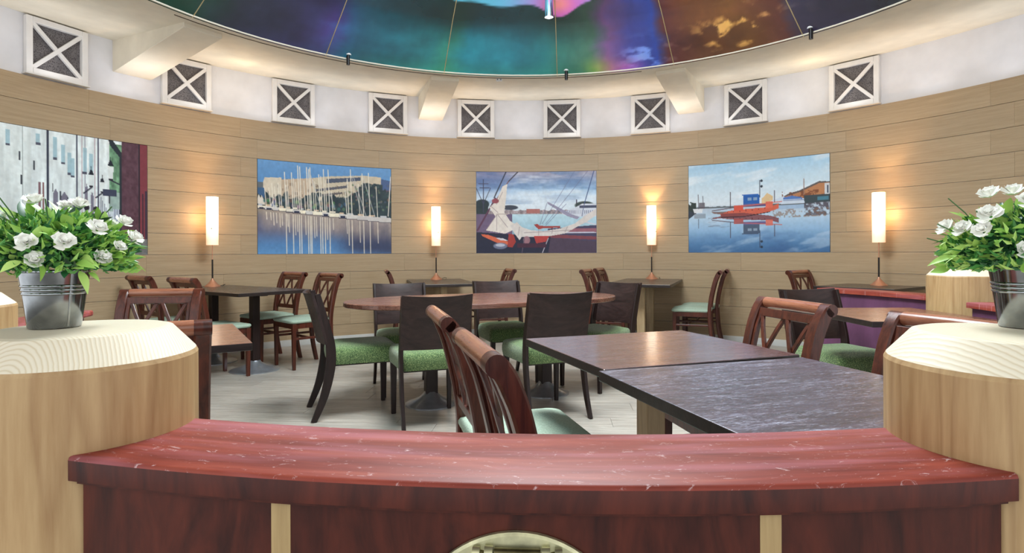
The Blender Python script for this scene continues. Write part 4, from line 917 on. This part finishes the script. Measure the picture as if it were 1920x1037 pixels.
def pot(label, x, y, z, seed, flowers, rz, sx=1.0):
    r = random.Random(seed); t = thing('potted_flowers', label, 'plant', (x, y, z), rz)
    rb, rt, hh = .0318, .0430, .083; k = lambda zz: rb + (rt - rb) * zz / hh; pf = [(0, 0.001), (rb - .003, 0.001), (rb, 0), (rb + .0005, .002)]
    for zz in (.050, .0555, .061):
        pf += [(k(zz - .002), zz - .002), (k(zz) + .0011, zz - .0006), (k(zz) + .0011, zz + .0006), (k(zz + .002), zz + .002)]
    pf += [(rt, hh - .003), (rt + .002, hh - .002), (rt + .002, hh), (rt - .001, hh), (rt - .0015, hh - .004), (k(.07) - .0015, .07), (0, .07)]
    bm = bmesh.new(); lathe(bm, pf, 56); p = obj('pot', bm, 'zinc', t, smooth=35)
    bm = bmesh.new(); sweep(bm, [(k(0) + .0004, 0, .002), (k(.08) + .0004, 0, .08)], rectp(.003, .0012, .0003), (0, 1, 0)); o = obj('pot_seam', bm, 'zinc', p); o.rotation_euler = (0, 0, R_(-62))
    # hidden mass of small inner leaves
    for mt, cnt2, r0, r1 in (('leaf_dark', 1500, 0, .085), ('leaf_mid', 900, .066, .100), ('leaf_light', 620, .074, .104)):
        vs, fs = [], []
        for i in range(cnt2):
            th = r.uniform(0, 2 * PI); el = math.asin(r.uniform(-.2, .99)); rad_ = r0 + (r1 - r0) * (r.random() ** .5); c = Vector((rad_ * math.cos(th) * math.cos(el), rad_ * math.sin(th) * math.cos(el), hh + .012 + rad_ * math.sin(el) * .76))
            out = (c - Vector((0, 0, hh))).normalized(); d = (out + Vector((r.uniform(-1, 1), r.uniform(-1, 1), r.uniform(-.8, .8)))).normalized(); e = d.cross(Vector((r.uniform(-1, 1), r.uniform(-1, 1), r.random()))).normalized(); L = r.uniform(.011, .019); b = len(vs); k2 = d.cross(e) * L * .12
            vs += [c - d * L * .5, c - d * L * .1 + e * L * .22 + k2, c + d * L * .55, c - d * L * .1 - e * L * .22 + k2, c]; fs += [(b, b + 1, b + 4), (b + 1, b + 2, b + 4), (b + 2, b + 3, b + 4), (b + 3, b, b + 4)]
        me = bpy.data.meshes.new('small_foliage'); me.from_pydata([tuple(v) for v in vs], [], fs); o = link('small_foliage', me, mt, t); o['kind'] = 'stuff'
    # leaves
    for i in range(290):
        th = r.uniform(0, 2 * PI); el = math.asin(r.uniform(-.30, .98)); rr = r.uniform(.72, 1.0)
        d = Vector((math.cos(th) * math.cos(el), math.sin(th) * math.cos(el), math.sin(el)))
        c = Vector((d.x * .098 * rr, d.y * .098 * rr, hh + .013 + d.z * .073 * rr + (.006 if el < 0 else 0)))
        if el < 0: c.z = max(c.z, hh - .004 - .0); d.z *= .7
        w_ = r.random(); top = .45 + .5 * math.sin(el)
        nm = 'leaf_light' if w_ < .42 + .4 * top else ('leaf_mid' if w_ < .66 + .2 * top else 'leaf_dark')
        me = r.choice([m_ for n_, m_ in LM if n_ == nm]); o = bpy.data.objects.new('leaf', me); COL.objects.link(o); o.parent = t
        up = Vector((0, 0, 1)); dd = (d + Vector((r.uniform(-.6, .6), r.uniform(-.6, .6), r.uniform(-.3, .5)))).normalized()
        o.rotation_mode = 'QUATERNION'; q = dd.to_track_quat('Y', 'Z'); from_q = Matrix.Rotation(r.uniform(-1.0, 1.0), 4, dd).to_quaternion(); o.rotation_quaternion = from_q @ q
        o.location = c; s = r.uniform(.62, 1.0); o.scale = (s, s, s)
    # stray sprigs
    for i in range(14):
        th = r.uniform(0, 2 * PI); el = r.uniform(.0, .9); d = Vector((math.cos(th) * math.cos(el), math.sin(th) * math.cos(el), math.sin(el))); p0 = Vector((0, 0, hh)) + d * .07; p1 = Vector((0, 0, hh + .012)) + d * r.uniform(.112, .13)
        bm = bmesh.new(); tube(bm, [p0, (p0 + p1) / 2 + Vector((0, 0, .004)), p1], .0009, 5, (.3, .5, .8)); obj('stem', bm, 'stem_green', t)
    for fx, fy, fz, s in flowers:
        o = bpy.data.objects.new('flower', r.choice(FM)); COL.objects.link(o); o.parent = t; n_ = Vector((fx, fy, fz - .05)).normalized(); o.location = (fx, fy, fz); o.rotation_mode = 'QUATERNION'
        n_ = (n_ + Vector((0, -.25, .1))).normalized(); o.rotation_quaternion = n_.to_track_quat('Z', 'Y'); s *= .86; o.scale = (s, s, s)
    return t
def fl(pts, y0):   # flowers on the crown: x, height over the pot's foot, depth
    return [(x, y_, z, s) for x, y_, z, s in pts]
FLW = [(-.028, -.092, .119, 1), (.010, -.098, .120, 1.05), (-.019, -.088, .096, .95), (.046, -.082, .138, 1.1), (.051, -.078, .099, 1), (.080, -.040, .150, .95), (.092, -.045, .127, 1), (-.022, -.03, .176, 1.05), (.028, -.03, .174, 1), (.012, -.035, .172, .8), (-.064, -.062, .140, 1),
       (-.075, -.06, .112, .95), (-.085, .0, .15, 1), (.0, .06, .165, 1), (-.06, .05, .155, 1), (.07, .05, .15, .9), (.072, -.066, .115, .8), (-.02, .09, .13, 1), (.05, .09, .12, 1)]
pot('zinc pot of white flowers and green leaves on the left front post', -.672, .862, .988, 4, FLW, R_(38))
FLW2 = [(-.084, -.045, .137, 1), (-.064, -.066, .134, 1), (-.038, -.04, .180, 1.1), (-.036, -.08, .150, 1.2), (-.043, -.088, .130, 1), (-.014, -.03, .182, 1.1), (.004, -.07, .166, 1.2), (.03, -.09, .14, 1), (.05, -.06, .16, 1), (.0, -.09, .105, .9), (.06, -.08, .11, 1), (-.03, .06, .16, 1), (.07, .04, .15, 1), (.09, -.02, .13, 1), (-.07, .05, .14, 1)]
pot('zinc pot of white flowers and green leaves on the right front post', .722, .822, .988, 9, FLW2, R_(-41))

# ------------------------------------------------------------------ spotlights and junction box on the dome rim
def make_spot(label):
    t = thing('rim_spotlight', label, 'spotlight')
    bm = bmesh.new(); tube(bm, [(0, 0, -.02), (0, -.0, .05)], .012, 10); obj('arm', bm, 'black_metal', t, smooth=60)
    bm = bmesh.new(); lathe(bm, [(0, .045), (.022, .045), (.030, .07), (.030, .10), (.036, .108), (.036, .135), (.028, .15), (0, .152)], 24); obj('lamp_body', bm, 'white_plastic', t, smooth=40)
    return t
def rim_pt(px, py, r=RD - .015, z=ZD - .03):
    a = 1 + ((px - 960) / 1100) ** 2; u = (px - 960) / 1100; b = CX * u + CY; c = CX * CX + CY * CY - r * r; Y = (b + math.sqrt(b * b - a * c)) / a; return (u * Y, Y, z)
SPT = [(654, 'small white spotlight on the dome rim below the teal panel, left one'), (1063, 'small white spotlight on the dome rim above the sixth vent, middle one'), (1522, 'small white spotlight on the dome rim in front of the dark blue panel, right one')]
p0 = make_spot(SPT[0][1]); p0['group'] = 'white spotlights on the dome rim'
for i, (px, lb) in enumerate(SPT):
    loc = rim_pt(px, 0)
    p0.scale = (1.45, 1.45, 1.45)
    if i == 0: p0.location = loc
    else: dup(p0, loc, .4 * i, lb)
t = thing('pendant_spotlight', 'bright silver cylinder spotlight hanging from the dome', 'spotlight', (.345, 5.35, 3.235))
bm = bmesh.new(); lathe(bm, [(0, .012), (.034, .012), (.038, 0), (.038, .20), (.030, .215), (.030, .30), (.06, .305), (.06, .38), (.02, .385), (0, .385)], 28); obj('lamp_body', bm, 'chrome', t, smooth=35)
bm = bmesh.new(); lathe(bm, [(0, .004), (.034, .004), (.034, .010), (0, .010)], 28); obj('lens', bm, 'spot_glow', t)
bm = bmesh.new(); tube(bm, [(0, 0, .37), (0, 0, .46)], .012, 10); obj('arm', bm, 'chrome', t, smooth=60)
light('pendant_beam', 'SPOT', (.345, 5.35, 3.22), 60, (1, .98, .95), .04, spot_size=R_(110), spot_blend=.6)
x, y, z = rim_pt(937, 0, RD + .14, ZD + .007)
t = thing('junction_box', 'tiny white junction box on the cream ceiling ring above the fifth vent', 'box', (x, y, z - .002))
obj('box_body', B((0, 0, -.012), (.066, .034, .026), .004), 'white_plastic', t)
for s in (-1, 1): obj('screw', B((s * .018, -.018, -.012), (.010, .004, .010), .001), 'black_metal', t)

for o in bpy.data.objects:
    if 'label' in o and not 4 <= len(o['label'].replace('-', ' ').split()) <= 16: print('LONGLABEL', o.name, len(o['label'].split()), o['label'])
